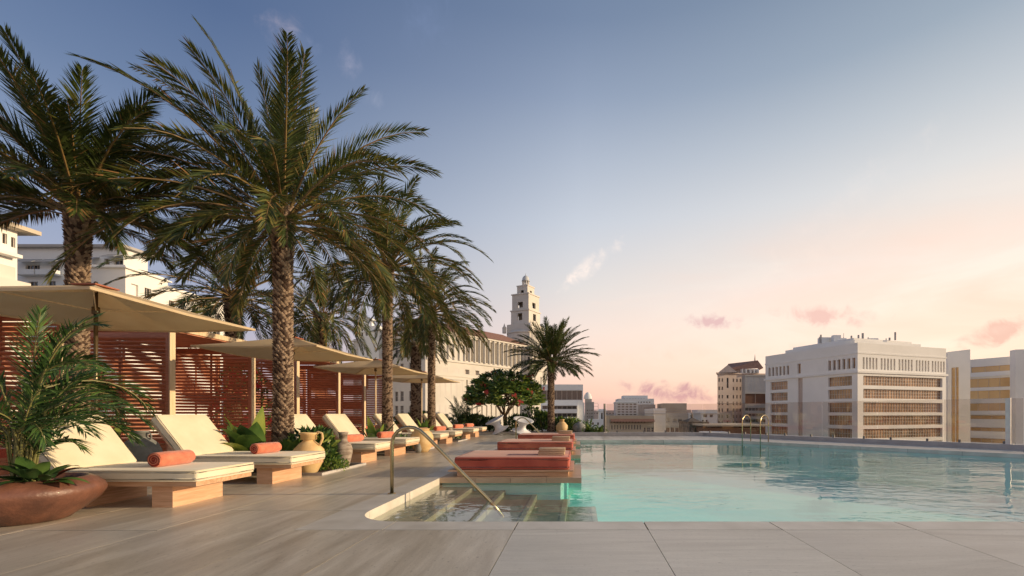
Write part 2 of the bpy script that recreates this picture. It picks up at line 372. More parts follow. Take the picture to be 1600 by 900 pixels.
def rbox(name, x0, x1, y0, y1, z0, z1, r, m, parent=None, seg=3, puff=0.0):
    """rounded cushion-like box"""
    bm = bmesh.new(); bmesh.ops.create_cube(bm, size=1)
    for v in bm.verts:
        v.co = Vector(((x0 + x1) / 2 + v.co.x * (x1 - x0), (y0 + y1) / 2 + v.co.y * (y1 - y0), (z0 + z1) / 2 + v.co.z * (z1 - z0)))
    if puff:
        bmesh.ops.subdivide_edges(bm, edges=bm.edges[:], cuts=5, use_grid_fill=True)
        for v in bm.verts:
            a = (v.co.x - x0) / (x1 - x0); b = (v.co.y - y0) / (y1 - y0); c = (v.co.z - z0) / (z1 - z0)
            k = max(0.0, 16 * a * (1 - a) * b * (1 - b)) ** .5
            v.co.z += (c - .5) * 2 * puff * k
        ed = [e for e in bm.edges if len(e.link_faces) == 2 and e.calc_face_angle(0) > 1.0]
        bmesh.ops.bevel(bm, geom=ed, offset=r, segments=seg, profile=.5, affect='EDGES')
    else:
        bmesh.ops.bevel(bm, geom=bm.edges[:], offset=r, segments=seg, profile=.5, affect='EDGES')
    me = bpy.data.meshes.new(name); bm.to_mesh(me); bm.free(); me.materials.append(m)
    me.polygons.foreach_set('use_smooth', [True] * len(me.polygons))
    o = bpy.data.objects.new(name, me); return link(o, parent)
def bez(p0, p1, p2, n):
    return [((1 - t) ** 2 * p0[0] + 2 * t * (1 - t) * p1[0] + t * t * p2[0], (1 - t) ** 2 * p0[1] + 2 * t * (1 - t) * p1[1] + t * t * p2[1]) for t in [i / n for i in range(n + 1)]]

# ------------------------------------------------------------------ ground and deck
gm = MB(); gm.add([(-4000, -4000, -24), (4000, -4000, -24), (4000, 4000, -24), (-4000, 4000, -24)], [(0, 1, 2, 3)])
tag(gm.build('ground', GROUND), kind='structure')

XL = -2.35; YF = 4.66; WZ = -0.10
arc = [(XL + .5 - .5 * math.sin(R(a)), YF + .5 - .5 * math.cos(R(a))) for a in range(90, -1, -10)]   # rounded corner
arc = list(reversed(arc))   # from (XL+.5, YF) round to (XL, YF+.5)
far_curve = [(4.6, 18.6)] + bez((4.6, 18.6), (6.3, 18.6), (7.4, 16.9), 5)[1:] + [(11.8, 12.2), (16.2, 7.5)]
pool = [(16.2, YF)] + arc + [(XL, 18.6)] + far_curve          # clockwise
OUT = [(-.4, 22.0), (5.9, 22.0), (8.15, 19.3), (12.9, 13.4), (17.6, 7.6)]

slab = MB()   # structural body of our own roof, with the pool cut out as solid regions around it
def region(poly, z1=-.012): slab.prism(poly, -2.2, z1)
region([(-16, -6), (-2.36, -6), (-2.36, 27), (-16, 27)])
region([(-2.36, -6), (21, -6), (21, YF - .01), (-2.36, YF - .01)])
region([(-2.36, 18.61), (4.6, 18.61), (5.9, 22.3), (-2.36, 27)])
fc = [(4.6, 18.61)] + [(x + .01, y + .01) for x, y in far_curve[1:]]
region([(5.9, 22.3), (4.6, 18.61)] + fc[1:4] + [(8.35, 19.5)])
region([(8.35, 19.5)] + fc[3:7] + [(13.15, 13.6)])
region([(13.15, 13.6), fc[6], fc[7], (18, 7.8)])
region([(16.21, YF - .01), (21, YF - .01), (18, 7.8), (16.21, 7.5)])
region([(-2.36, YF - .02), (XL + .5, YF - .02)] + [(x - .003, y - .003) for x, y in arc] + [(-2.36, YF + .5)])
tag(slab.build('deck_slab', JOINT), kind='structure')
body = MB().prism([(-16, -6), (21, -6), (20, 7), (13.3, 13.7), (5.9, 22.4), (-1, 27), (-16, 27)], -24, -2.21)
tag(body.build('podium_walls', CREAMB), kind='structure')

deck = tag(bpy.data.objects.new('deck', None), kind='structure'); link(deck)
rng = random.Random(3)
def slab_piece(poly, z, m, name='paving_slab', th=.02, gap=.005, parent=deck):
    cx = sum(p[0] for p in poly) / len(poly); cy = sum(p[1] for p in poly) / len(poly)
    q = []
    for x, y in poly:
        dx_, dy_ = x - cx, y - cy; l = math.hypot(dx_, dy_) or 1
        q.append((x - dx_ / l * gap * 1.3, y - dy_ / l * gap * 1.3))
    o = MB().prism(q, z - th, z, bottom=False).build(name, m, parent); return o
def clip_tile(x0, x1, y0, y1, m):
    slab_piece([(x0, y0), (x1, y0), (x1, y1), (x0, y1)], rng.uniform(-.0006, .0006), m)
# left terrace
CO = .33
x = XL - CO; ci = 0
while x > -12.5:
    x0 = max(x - 1.262, -12.5); y = -2 - rng.random() * 1.5
    while y < 24.4:
        y1 = min(y + 2.52, 24.4)
        clip_tile(x0, x, y, y1, TRV[0]); y = y1
    x = x0; ci += 1
# front terrace
xs = [XL - CO, -1.875, -.613, .649, 1.911, 3.173, 4.435, 5.697, 6.96, 8.22, 9.48, 10.74, 12.0, 14.5, 17]
for a, b in zip(xs, xs[1:]):
    y1 = YF - CO
    while y1 > -2.5:
        y0 = y1 - (2.6 if b < 12.5 else 6)
        clip_tile(a, b, y0, y1, TRV[1] if a > -.7 else TRV[0]); y1 = y0
# coping stones
def cope(poly): slab_piece(poly, .001, COPE, 'coping_stone', th=.115)
a0 = XL + .5
xs2 = [a0, -.613, .649, 1.911, 3.173, 4.435, 5.697, 6.96, 8.22, 9.48, 10.74, 12.0, 14.1, 16.2]
for a, b in zip(xs2, xs2[1:]): cope([(a, YF - CO), (b, YF - CO), (b, YF), (a, YF)])
cm = MB().prism([(XL - CO + .004, YF - CO + .003), (XL + .497, YF - CO + .003)] + arc + [(XL - CO + .004, YF + .497)], -.114, .001, bottom=False)
cm.build('coping_stone', COPE, deck)
ys2 = [YF + .5, 6.4, 7.76, 9.0, 10.3, 11.6, 12.9, 14.2, 15.5, 16.8, 18.6]
for a, b in zip(ys2, ys2[1:]): cope([(XL - CO, a), (XL, a), (XL, b), (XL - CO, b)])
# far terrace between pool and curb
xx = [XL - CO, -1.4, -.2, 1.0, 2.2, 3.4, 4.6]
for a, b in zip(xx, xx[1:]):
    cope([(a, 18.6), (b, 18.6), (b, 19.0), (a, 19.0)]); slab_piece([(a, 19.0), (b, 19.0), (b, 21.98), (a, 21.98)], 0, TRV[0])
inner = far_curve; outr = [(4.6, 22), (5.5, 22), (6.2, 21.6), (7.0, 20.7), (7.6, 20), (8.15, 19.3), (12.9, 13.4), (17.6, 7.6)]
def lerp(a, b, t): return (a[0] + (b[0] - a[0]) * t, a[1] + (b[1] - a[1]) * t)
segs = []
for i in range(len(inner) - 1):
    n = max(1, round(math.dist(inner[i], inner[i + 1]) / 1.25))
    for k in range(n): segs.append((lerp(inner[i], inner[i + 1], k / n), lerp(inner[i], inner[i + 1], (k + 1) / n), lerp(outr[i], outr[i + 1], k / n), lerp(outr[i], outr[i + 1], (k + 1) / n)))
for p, q, r_, s_ in segs: cope([p, q, s_, r_][::-1])

# pool basin, steps and water
basin = MB(); stone_wall = MB(); n = len(pool); PZ = -1.15
for i in range(n):
    a = pool[i]; b = pool[(i + 1) % n]
    if a[0] < -1.8 and b[0] < -1.8 and b[1] < 7: a_ = b; stone_wall.add([(*a, PZ), (*b, PZ), (*b, -.1155), (*a, -.1155)], [(0, 1, 2, 3)]); continue
    if a[0] == XL and b[0] == XL:
        c = (XL, 7.95); stone_wall.add([(*a, PZ), (*c, PZ), (*c, -.1155), (*a, -.1155)], [(0, 1, 2, 3)]); a = c
    basin.add([(*a, PZ), (*b, PZ), (*b, -.1155), (*a, -.1155)], [(0, 1, 2, 3)])
basin.add([(*p, PZ) for p in pool], [tuple(reversed(range(n)))])
tag(basin.build('pool_basin', TILEM), kind='structure')
wp = [(x * 1.0, y) for x, y in pool]
wt = MB(); wt.prism(list(reversed([(x + (.004 if x > 0 else -.004), y) for x, y in wp])), PZ - .01, WZ)
wo_ = fix_normals(wt.build('water', WATER)); tag(wo_, kind='structure')
steps = tag(bpy.data.objects.new('pool_steps', None), kind='structure'); link(steps)
stone_wall.build('side_wall', STEPM, steps)
for k, (xa, xb, z) in enumerate([(XL, -1.80, -.17), (-1.80, -1.26, -.23), (-1.26, -.72, -.30), (-.72, -.2, -.39), (-.2, .28, -.52)]):
    if k == 0:
        poly = [(XL + .5, YF + .004)] + [(x + .003, y + .003) for x, y in arc[1:-1]] + [(XL + .003, YF + .5), (XL + .003, 7.95), (xb, 7.95), (xb, YF + .004)]
        MB().prism(list(reversed(poly)), PZ + .003, z).build('step', STEPM, steps)
    else:
        MB().box(xa, xb, YF + .004, 7.95, PZ + .003, z).build('step', STEPM, steps)
    MB().box(xb - .075, xb - .004, YF + .01, 7.94, z, z + .006).build('nosing', NOSE, steps)

# ------------------------------------------------------------------ curb and glass balustrade
curb = tag(bpy.data.objects.new('curb', None), kind='structure'); link(curb)
def offset_path(path, d):
    out = []
    for i, p in enumerate(path):
        a = Vector(path[max(i - 1, 0)]); b = Vector(path[min(i + 1, len(path) - 1)]); t = (b - a).normalized(); nrm = Vector((-t.y, t.x))
        if 0 < i < len(path) - 1:
            t1 = (Vector(p) - a).normalized(); k = 1 / max(.5, abs(t.dot(t1)))
        else: k = 1
        out.append((p[0] + nrm.x * d * k, p[1] + nrm.y * d * k))
    return out
OO = offset_path(OUT, .32)
for i in range(len(OUT) - 1):
    MB().prism([OUT[i], OUT[i + 1], OO[i + 1], OO[i]], -.02, .16).build('curb_stone', CURB, curb)
mid = offset_path(OUT, .14)
bal = thing('glass_balustrade', (0, 0, .16), 'clear frameless glass balustrade along the far edge of the pool terrace', 'balustrade')
ng = 0
for i in range(len(mid) - 1):
    a = Vector(mid[i]); b = Vector(mid[i + 1]); L = (b - a).length; n = max(1, round(L / 2.1)); d = (b - a) / L
    if i == 0: a = Vector((1.3, a.y)); L = (b - a).length; n = 2
    ang = math.atan2(d.y, d.x)
    for k in range(n):
        p = a + d * (L * k / n + .01); q = a + d * (L * (k + 1) / n - .01)
        o = MB().box(0, (q - p).length, -.008, .008, .03, 1.37).build('glass_pane', GLASS, bal); o.location = (p.x, p.y, 0); o.rotation_euler = (0, 0, ang)
        for f in (.22, .78):
            c = p + (q - p) * f
            cl = MB().box(-.03, .03, -.035, .035, 0, .09).build('clamp', mat('dark_clamp', (.16, .15, .14), rough=.5), bal); cl.location = (c.x, c.y, 0); cl.rotation_euler = (0, 0, ang)
def post(x, y, h, label, wd=.12):
    t = thing('steel_post', (x, y, .16), label, 'post', rz=R(-50))
    MB().box(-wd / 2, wd / 2, -.04, .04, .012, h).build('upright', STEEL if wd > .1 else mat('dark_post', (.09, .08, .075), rough=.5), t); MB().box(-wd, wd, -.09, .09, 0, .012).build('base_plate', STEEL, t)
post(12.8, 13.75, 1.38, 'bright steel post standing at the glass balustrade on the far right of the pool')
post(1.22, 22.15, 1.38, 'thin dark steel post ending the glass balustrade beside the green planting', .06)

# ------------------------------------------------------------------ pool ladders and handrails
def handrail(x, y, label):
    t = thing('handrail', (x, y, 0), label, 'handrail', 'curved handrails into the pool')
    pts = [(0, 0, 0), (0, 0, .66)]
    for a in range(0, 61, 12): pts.append((.2 - .2 * math.cos(R(a)), 0, .68 + .2 * math.sin(R(a))))
    for a in range(10, 60, 8):
        pts.append((.1 + .27 * math.sin(R(a + 5)) + .05, 0, .86 + .045 * math.cos(R((a - 20) * 1.6))))
    pts += [(1.22, 0, .05), (1.42, 0, -.12), (1.50, 0, -.5)]
    sm = [pts[0], pts[1]]
    for p in [(.005, 0, .72), (.03, 0, .79), (.08, 0, .85), (.15, 0, .89), (.23, 0, .905), (.31, 0, .895), (.38, 0, .86), (.45, 0, .80), (.53, 0, .72)]: sm.append(p)
    sm += [(1.36, 0, -.13), (1.52, 0, -.32)]
    MB().tube(sm, .024, 12).build('rail', BRASS, t, True)
    MB().lathe([(0, .012), (.05, .012), (.055, 0)], 16).build('flange', BRASS, t)
    return t
handrail(-2.54, 6.25, 'brass handrail curving from the deck down into the pool steps in the foreground')
handrail(-2.50, 18.25, 'brass handrail beyond the farthest red daybed in front of the planting')
def hoop(x, y, label):
    t = thing('pool_ladder_rail', (x, y, 0), label, 'handrail', 'golden hoop rails on the far pool edge', rz=R(48))
    pts = [(-.15, 0, -.5), (-.15, 0, .7)]
    for a in range(0, 181, 15): pts.append((.25 - .4 * math.cos(R(a)) * 1.0, 0, .75 + .26 * math.sin(R(a))))
    pts += [(.65, 0, .7), (.65, 0, .0)]
    MB().tube(pts, .018, 10).build('rail', BRASS, t, True)
hoop(6.2, 17.35, 'left one of the two golden hoop rails rising from the far pool edge')
hoop(6.72, 16.95, 'right one of the two golden hoop rails rising from the far pool edge')

# ------------------------------------------------------------------ loungers
def make_lounger(x, y, label):
    t = thing('sun_lounger', (x, y, 0), label, 'sun lounger', 'cream sun loungers facing the pool')   # origin: foot end, near side
    rbox('seat_cushion', -1.60, 0, 0, .95, .315, .44, .03, CREAM, t, puff=.006)
    b = rbox('back_cushion', -.80, 0, 0, .95, 0, .13, .03, CREAM, t, puff=.01)
    b.location = (-1.67, 0, .365); b.rotation_euler = (0, R(52), 0)
    for nm, par, x0, z_ in (('seat_piping', t, -1.58, .437), ('seat_piping', t, -1.58, .318)):
        q = [(x0, .006), (-.03, .006), (-.006, .03), (-.006, .92), (-.03, .944), (x0, .944)]
        MB().tube([(a, c, z_) for a, c in q], .006, 5).build(nm, CREAM, par, True)
    q = [(-.02, .012), (-.77, .012), (-.79, .03), (-.79, .92), (-.77, .938), (-.02, .938)]
    MB().tube([(a, c, .124) for a, c in q], .006, 5).build('back_piping', CREAM, b, True)
    MB().box(-1.60, -.03, .03, .92, .255, .312).build('base_board', OAKX, t)
    bb = MB().box(-.78, 0, .03, .92, -.035, -.003).build('back_board', OAKX, t); bb.location = b.location; bb.rotation_euler = b.rotation_euler
    MB().box(-.60, -.36, .10, .85, 0, .253).build('leg', OAK, t)
    MB().box(-1.60, -1.36, .10, .85, 0, .253).build('leg', OAK, t)
    MB().bar((-2.08, .47, .263), (-2.01, .47, .66), .5, .03).build('back_strut', OAKX, t)
    MB().box(-2.05, -1.602, .03, .92, .235, .262).build('rear_board', OAKX, t)
    return t
lab = ['cream sun lounger nearest the camera, its head behind the potted palm',
       'second cream sun lounger from the front, beside the broad-leaved planting',
       'cream sun lounger just beyond the grey urn and thick palm trunk',
       'cream sun lounger behind the foreground brass handrail, fourth in the row',
       'cream sun lounger just past the large cream pot, fifth in the row',
       'sixth cream sun lounger, right after the fifth and its small fern bed',
       'seventh cream sun lounger in the row, last but one before the white chairs',
       'farthest cream sun lounger in the row, closest to the white spinning chairs']
LY = [5.25, 7.0, 9.9, 11.6, 14.5, 16.3, 19.0, 20.9]
L0 = make_lounger(-4.36, LY[0], lab[0])
for y, l in zip(LY[1:], lab[1:]):
    o = copy_tree(L0); o.location = (-4.36 + rng.uniform(-.025, .025), y, 0); o['label'] = l; o.rotation_euler[2] = R(rng.uniform(-.9, .9))
# the cushion surface height is .44; rolled towels
def make_roll(x, y, label):
    t = thing('rolled_towel', (x, y, .446), label, 'towel', 'rolled coral towels on the loungers', rz=R(72))
    m = MB(); n = 26; Lh = .24
    prof = []
    for i in range(n):
        a = 2 * math.pi * i / n; r_ = .096 * (1 + .02 * math.sin(3 * a)); prof.append((r_ * math.cos(a), r_ * math.sin(a) * .93 + .090))
    xs_ = [-Lh, -Lh + .012, -Lh * .3, Lh * .3, Lh - .012, Lh]; sc_ = [.9, 1, 1.03, 1.01, 1, .9]
    k = len(m.v)
    for xx_, s_ in zip(xs_, sc_):
        for u, v in prof: m.v.append((xx_, u * s_, (v - .09) * s_ + .09))
    for i in range(len(xs_) - 1):
        for j in range(n): m.f.append((k + i * n + j, k + i * n + (j + 1) % n, k + (i + 1) * n + (j + 1) % n, k + (i + 1) * n + j)); m.m.append(0)
    m.build('roll', TOWEL, t, True)
    for e in (-1, 1):              # spiral end as a coiled ribbon
        s = MB()
        pts = []
        for i in range(46):
            a = i / 45 * 2 * math.pi * 2.6; r_ = .01 + .076 * i / 45; pts.append((r_ * math.cos(a), r_ * math.sin(a) * .93 + .09))
        k = len(s.v)
        for u, v in pts:
            s.v.append((e * (Lh - .03), u, v)); s.v.append((e * (Lh + .008), u * 1.02, (v - .09) * 1.02 + .09)); s.v.append((e * (Lh + .006), u * .84, (v - .09) * .84 + .09))
        for i in range(len(pts) - 1):
            a = k + i * 3; s.f.append((a, a + 1, a + 4, a + 3)); s.m.append(0); s.f.append((a + 1, a + 2, a + 5, a + 4)); s.m.append(0)
        c = len(s.v); s.v.append((e * (Lh - .01), 0, .09))
        for j in range(20): a = 2 * math.pi * j / 20; s.v.append((e * (Lh - .008), .087 * math.cos(a), .087 * math.sin(a) * .93 + .09))
        for j in range(20): s.f.append((c, c + 1 + j, c + 1 + (j + 1) % 20)); s.m.append(1)
        s.build('coiled_end', [TOWEL, TOWIN], t)
    return t
rl_ = ['nearest lounger', 'second lounger beside the ochre amphora', 'lounger beyond the grey urn', 'lounger behind the brass handrail', 'fifth lounger by the small fern', 'sixth lounger', 'seventh lounger, last but one in the row', 'farthest lounger']
T0 = make_roll(-4.36 - .72, LY[0] + .50, 'coral towel rolled up on the ' + rl_[0])
T0.rotation_euler[2] = R(89)
for y, l in zip(LY[1:], rl_[1:]):
    o = copy_tree(T0); o.location = (-4.36 - .74 + rng.uniform(-.04, .04), y + .48, .446); o['label'] = 'coral towel rolled up on the ' + l; o.scale = (rng.uniform(.9, 1.06), rng.uniform(.94, 1.04), rng.uniform(.92, 1.03)); o.rotation_euler[2] = math.atan2(y + .48, -5.1) - R(43 + rng.uniform(-3, 3))

# ------------------------------------------------------------------ umbrellas
def make_umbrella(x, y, label, pm=None):
    pm = pm or PALE
    t = thing('parasol', (x, y, 0), label, 'parasol', 'square cream parasols over the loungers')
    H = 1.33; zr, za = 2.53, 2.92
    n = 8; m = MB()
    # canopy: four sagging triangular fields, with a little thickness at the rim
    def pt(u, v, dz=0):                     # u,v in -1..1
        k = max(abs(u), abs(v)); s_ = 1 - k
        ridge = 1 - abs(abs(u) - abs(v)) / max(k, 1e-6) if k > 0 else 1
        sag = -.06 * (1 - ridge) * math.sin(math.pi * min(k, 1)) - .03 * (1 - ridge) * (k > .99)
        return (u * H, v * H, zr + (za - zr) * s_ ** 1.08 + sag + dz)
    N = 12
    for dz in (0, -.006):
        k = len(m.v)
        for j in range(N + 1):
            for i in range(N + 1): m.v.append(pt(-1 + 2 * i / N, -1 + 2 * j / N, dz))
        for j in range(N):
            for i in range(N):
                a = k + j * (N + 1) + i
                q = (a, a + 1, a + N + 2, a + N + 1)
                cross = (i < N / 2) == (j < N / 2)
                tris = [(q[0], q[1], q[2]), (q[0], q[2], q[3])] if cross else [(q[0], q[1], q[3]), (q[1], q[2], q[3])]
                for f in tris: m.f.append(f if dz == 0 else tuple(reversed(f))); m.m.append(0)
    m.build('canopy', CANV, t)
    hem = MB()
    c = [(-H, -H), (H, -H), (H, H), (-H, H)]
    for i in range(4):
        a, b = c[i], c[(i + 1) % 4]; pr = None
        for k in range(9):
            u = (a[0] + (b[0] - a[0]) * k / 8) / H; v = (a[1] + (b[1] - a[1]) * k / 8) / H; p = pt(u, v)
            if pr: hem.bar((pr[0], pr[1], pr[2] - .012), (p[0], p[1], p[2] - .012), .008, .035)
            pr = p
    hem.build('hem', CANV, t)
    MB().tube([(0, 0, .05), (0, 0, 2.86)], .024, 12).build('pole', pm, t, True)
    MB().tube([(0, 0, 2.50), (0, 0, 2.60)], .045, 12).build('hub', POLE, t, True)
    for sx in (-1, 1):
        for sy in (-1, 1):
            MB().bar((0, 0, 2.83), (sx * (H - .05), sy * (H - .05), zr - .015), .018, .028).build('rib', PALE, t)
            MB().bar((0, 0, 2.55), (sx * H * .5, sy * H * .5, 2.675), .012, .018).build('strut', PALE, t)
    MB().prism([(-.17, -.17), (.17, -.17), (.17, .17), (-.17, .17)], za - .04, za - .022).build('vent_cap', mat('rust_cap', (.35, .12, .07), rough=.8), t)
    MB().lathe([(.02, 2.88), (.03, 2.92), (.02, 2.96), (0, 2.97)], 12).build('finial', POLE, t, True)
    MB().lathe([(0, .06), (.06, .06), (.27, .045), (.30, .03), (.30, 0)], 28).build('base', mat('parasol_base', (.1, .09, .08), rough=.6), t)
    return t
UL = ['nearest cream square parasol, over the front loungers at the left', 'second cream square parasol, crossed by the thick palm trunk', 'third cream square parasol, behind the slimmer palm trunk', 'farthest cream square parasol, before the pale classical building']
U0 = make_umbrella(-6.87, 6.55, UL[0], POLE)
U0.name = 'parasol'
U1_ = make_umbrella(-6.87, 11.05, UL[1])
for y, l in zip((15.55, 20.1), UL[2:]):
    o = copy_tree(U1_); o.location = (-6.87, y, 0); o['label'] = l

# ------------------------------------------------------------------ cabanas (louvred screens)
XF, XB, ZT = -9.6, -12.1, 3.02
slat_cache = {}
def slat_mesh(L):
    k = round(L, 3)
    if k not in slat_cache:
        m = MB(); m.add([(0, -.028, .020), (L, -.028, .020), (L, .028, -.024), (0, .028, -.024), (0, -.028, .040), (L, -.028, .040), (L, .028, -.004), (0, .028, -.004)],
                        [(0, 3, 2, 1), (4, 5, 6, 7), (0, 1, 5, 4), (1, 2, 6, 5), (2, 3, 7, 6), (3, 0, 4, 7)])
        slat_cache[k] = m.mesh('slat', MAHO)
    return slat_cache[k]
def louvre(parent, name, a, b, z0=.08, z1=2.86, pitch=.092):
    """framed louvre panel from a to b, an object with slats as children"""
    a = Vector(a); b = Vector(b); L = (b - a).length; ang = math.atan2(b.y - a.y, b.x - a.x)
    m = MB(); m.box(0, .10, -.045, .045, 0, z1 + .14); m.box(L - .10, L, -.045, .045, 0, z1 + .14)
    m.box(.10, L - .10, -.04, .04, z1 + .02, z1 + .13)
    if L > 1.6: m.box(L * .5 - .03, L * .5 + .03, .030, .044, .0, z1 + .02)
    fr = m.build(name, MAHO, parent); fr.location = (a.x, a.y, 0); fr.rotation_euler = (0, 0, ang)
    z = z0; sm = slat_mesh(L - .202)
    while z < z1:
        o = bpy.data.objects.new('slat', sm); link(o, fr); o.location = (.101, 0, z); z += pitch
    return fr
bays = [(5.9, 8.6), (10.85, 13.55), (15.7, 18.4), (20.6, 23.4)]
cl_ = ['red-brown louvred cabana at the far left behind the potted palm', 'red-brown louvred cabana behind the second lounger, with a pale roof edge', 'red-brown louvred cabana behind the thick palm trunk and second parasol', 'farthest red-brown louvred cabana behind the third parasol']
for (y0, y1), l in zip(bays, cl_):
    t = thing('cabana', (0, 0, 0), l, 'cabana', 'louvred cabanas along the left of the deck')
    for y in (y0, y1):
        louvre(t, 'side_screen', (XB, y), (XF, y))
        MB().box(XF + .002, XF + .03, y - .075, y + .075, 0, ZT + .03).build('post_trim', PALE, t)
    louvre(t, 'back_screen', (XB, y1 - .05), (XB, y0 + .05))
    MB().box(XB - .05, XF - .002, y0 - .06, y1 + .06, ZT - .0, ZT + .09).build('roof', MAHO, t)
    MB().box(XF - .10, XF + .034, y0 - .09, y1 + .09, ZT + .032, ZT + .155).build('roof_beam', PALE, t)
    MB().box(XB + .1, XF - .6, y0 + .8, y1 - .2, .30, .46).build('bench_seat', CORAL, t)
    MB().box(XB + .1, XF - .6, y0 + .8, y1 - .2, 0, .30).build('bench_base', MAHO, t)
for i, (y0, y1) in enumerate([(8.6, 10.85), (13.55, 15.7), (18.4, 20.6)]):
    t = thing('louvre_screen', (0, 0, 0), ['red-brown louvred screen closing the gap behind the nearest parasol', 'red-brown louvred screen closing the gap left of the thick palm trunk', 'red-brown louvred screen closing the gap before the farthest cabana'][i], 'screen', 'louvred screens between the cabanas')
    louvre(t, 'back_screen', (XB - .1, y1 - .1), (XB - .1, y0 + .1))

# ------------------------------------------------------------------ daybeds on platforms in the pool
def make_daybed(y, label):
    t = thing('daybed', (0, y, 0), label, 'daybed', 'red daybeds at the pool edge')
    rbox('mattress', -2.15, -.17, .15, 1.66, .12, .335, .04, CORAL, t, 4, puff=.006)
    for z_ in (.325, .135):
        q = [(-2.10, .158), (-.22, .158), (-.178, .20), (-.178, 1.61), (-.22, 1.652), (-2.10, 1.652), (-2.142, 1.61), (-2.142, .20), (-2.10, .158)]
        MB().tube([(a, c, z_) for a, c in q], .007, 5, cap=False).build('piping', CORAL, t, True)
    MB().box(-2.24, -.10, .10, 1.71, .095, .118).build('tray_board', OAKX, t)
    MB().box(-2.10, -.19, .17, 1.64, .006, .093).build('base', OAKX, t)
    return t
dl = ['red daybed nearest the camera on its platform by the pool steps', 'middle red daybed of the three over the water', 'farthest red daybed of the three, nearest the planting']
def make_platform(y, label):
    t = thing('daybed_platform', (0, y, 0), label, 'platform', 'daybed platforms over the water')
    n = 4
    for k in range(n):
        xa = XL + .003 + (2.39 / n) * k
        MB().box(xa, xa + 2.39 / n - .005, 0, 2.05, -.085, .004).build('platform_slab', COPE if False else mat('platform_stone', (.42, .29, .18), (.54, .39, .25), .5, 4, (.6, 5, 1), .1, detail=8), t)
    MB().box(XL + .006, -.32, .12, 1.95, PZ + .003, -.087).build('support_wall', TILEM, t)
    return t
pl = ['stone platform under the daybed nearest the camera', 'stone platform under the middle daybed', 'stone platform under the farthest daybed']
D0 = make_daybed(7.76, dl[0]); P0 = make_platform(7.76, pl[0])
for y, a, b in zip((11.9, 15.95), dl[1:], pl[1:]):
    o = copy_tree(D0); o.location.y = y; o['label'] = a
    o = copy_tree(P0); o.location.y = y; o['label'] = b
def make_stack(x, y, label):
    for k in range(2):
        t = thing('folded_towel', (x + k * .01, y, .342 + k * .062), label[k], 'towel', 'tan folded towels on the daybeds', rz=R(1.5 * k))
        for j in range(2):
            o = rbox('fold', -.24, .24, -.16, .16, j * .03, j * .03 + .031, .0145, STRIPE, t, 3)
for y, w_ in ((7.76, 'nearest'), (11.9, 'middle'), (15.95, 'farthest')):
    make_stack(-.50, y + .62, ['tan towel at the bottom of the pair on the %s red daybed' % w_, 'tan towel on top of the pair on the %s red daybed' % w_])

# ------------------------------------------------------------------ pots
def pot(name, x, y, prof, m, label, cat='pot', n=32, group=None):
    t = thing(name, (x, y, 0), label, cat, group)
    MB().lathe(prof, n).build('body', m, t, True); return t
def inner(prof, th=.02, depth=.12):
    r_, z = prof[-1]; return prof + [(r_ - th * .4, z + .006), (r_ - th, z), (r_ - th, z - depth), (0, z - depth)]
bp_ = [(0, 0), (.26, 0), (.30, .012), (.335, .045), (.43, .115), (.52, .20), (.565, .275), (.57, .315), (.55, .36), (.50, .405), (.455, .43), (.44, .438), (.425, .432), (.42, .38), (0, .375)]
t = pot('bowl_planter', -5.62, 4.70, bp_, TERRA, 'wide terracotta bowl planter with a leafy palm at the bottom left', 'planter', 48)
MB().lathe([(.42, .383), (0, .39)], 24).build('soil', SOIL, t)
t = pot('round_jar', -7.95, 8.35, inner([(0, 0), (.14, 0), (.24, .10), (.30, .25), (.30, .40), (.24, .55), (.14, .64), (.10, .67), (.105, .74), (.13, .77)]), GPOT, 'round dark grey jar behind the nearest lounger by the louvred screen', 'jar')
for s_ in (-1, 1): MB().tube([(s_ * .10, 0, .73), (s_ * .17, 0, .73), (s_ * .20, 0, .68), (s_ * .17, 0, .62)], .014, 8).build('handle', GPOT, t, True)
t = pot('amphora', -4.86, 8.28, inner([(0, 0), (.11, 0), (.15, .05), (.22, .2), (.26, .34), (.245, .44), (.16, .54), (.10, .59), (.085, .63), (.10, .68), (.155, .72), (.16, .74)], .03), YPOT, 'ochre clay amphora with a loop handle at the end of the second lounger', 'amphora')
MB().tube([(.09, 0, .70), (.17, 0, .76), (.24, 0, .73), (.25, 0, .64), (.21, 0, .54), (.16, 0, .50)], .02, 8).build('handle', YPOT, t, True)
t = pot('tall_urn', -4.72, 9.22, inner([(0, 0), (.09, 0), (.12, .08), (.165, .28), (.17, .38), (.14, .47), (.09, .52), (.07, .56), (.075, .66), (.095, .71)]), WPOT, 'tall worn grey urn with a narrow neck standing past the ochre amphora', 'urn')
t = pot('large_pot', -4.42, 12.95, inner([(0, 0), (.16, 0), (.25, .12), (.31, .30), (.31, .44), (.26, .55), (.19, .60), (.19, .63), (.22, .655)]), YPOT, 'large rounded cream pot between the fourth and fifth loungers', 'pot')
pot('small_pot', -4.45, 12.2 + .55, inner([(0, 0), (.06, 0), (.1, .1), (.12, .25), (.08, .33), (.09, .36)]), GPOT, 'small grey pot half hidden under the foot of the fourth lounger', 'pot')
pot('far_jar', gx(878, 23.6), 23.6, inner([(0, 0), (.15, 0), (.26, .12), (.32, .3), (.30, .45), (.2, .58), (.11, .65), (.10, .72), (.14, .76)]), YPOT, 'ochre jar with a red plant at the end of the daybeds', 'jar')
pot('far_round_jar', gx(905, 23.8), 23.8, inner([(0, 0), (.15, 0), (.28, .12), (.34, .3), (.31, .46), (.2, .56), (.1, .6), (.11, .64)]), GPOT, 'round dark grey jar beside the ochre jar at the pool end', 'jar')
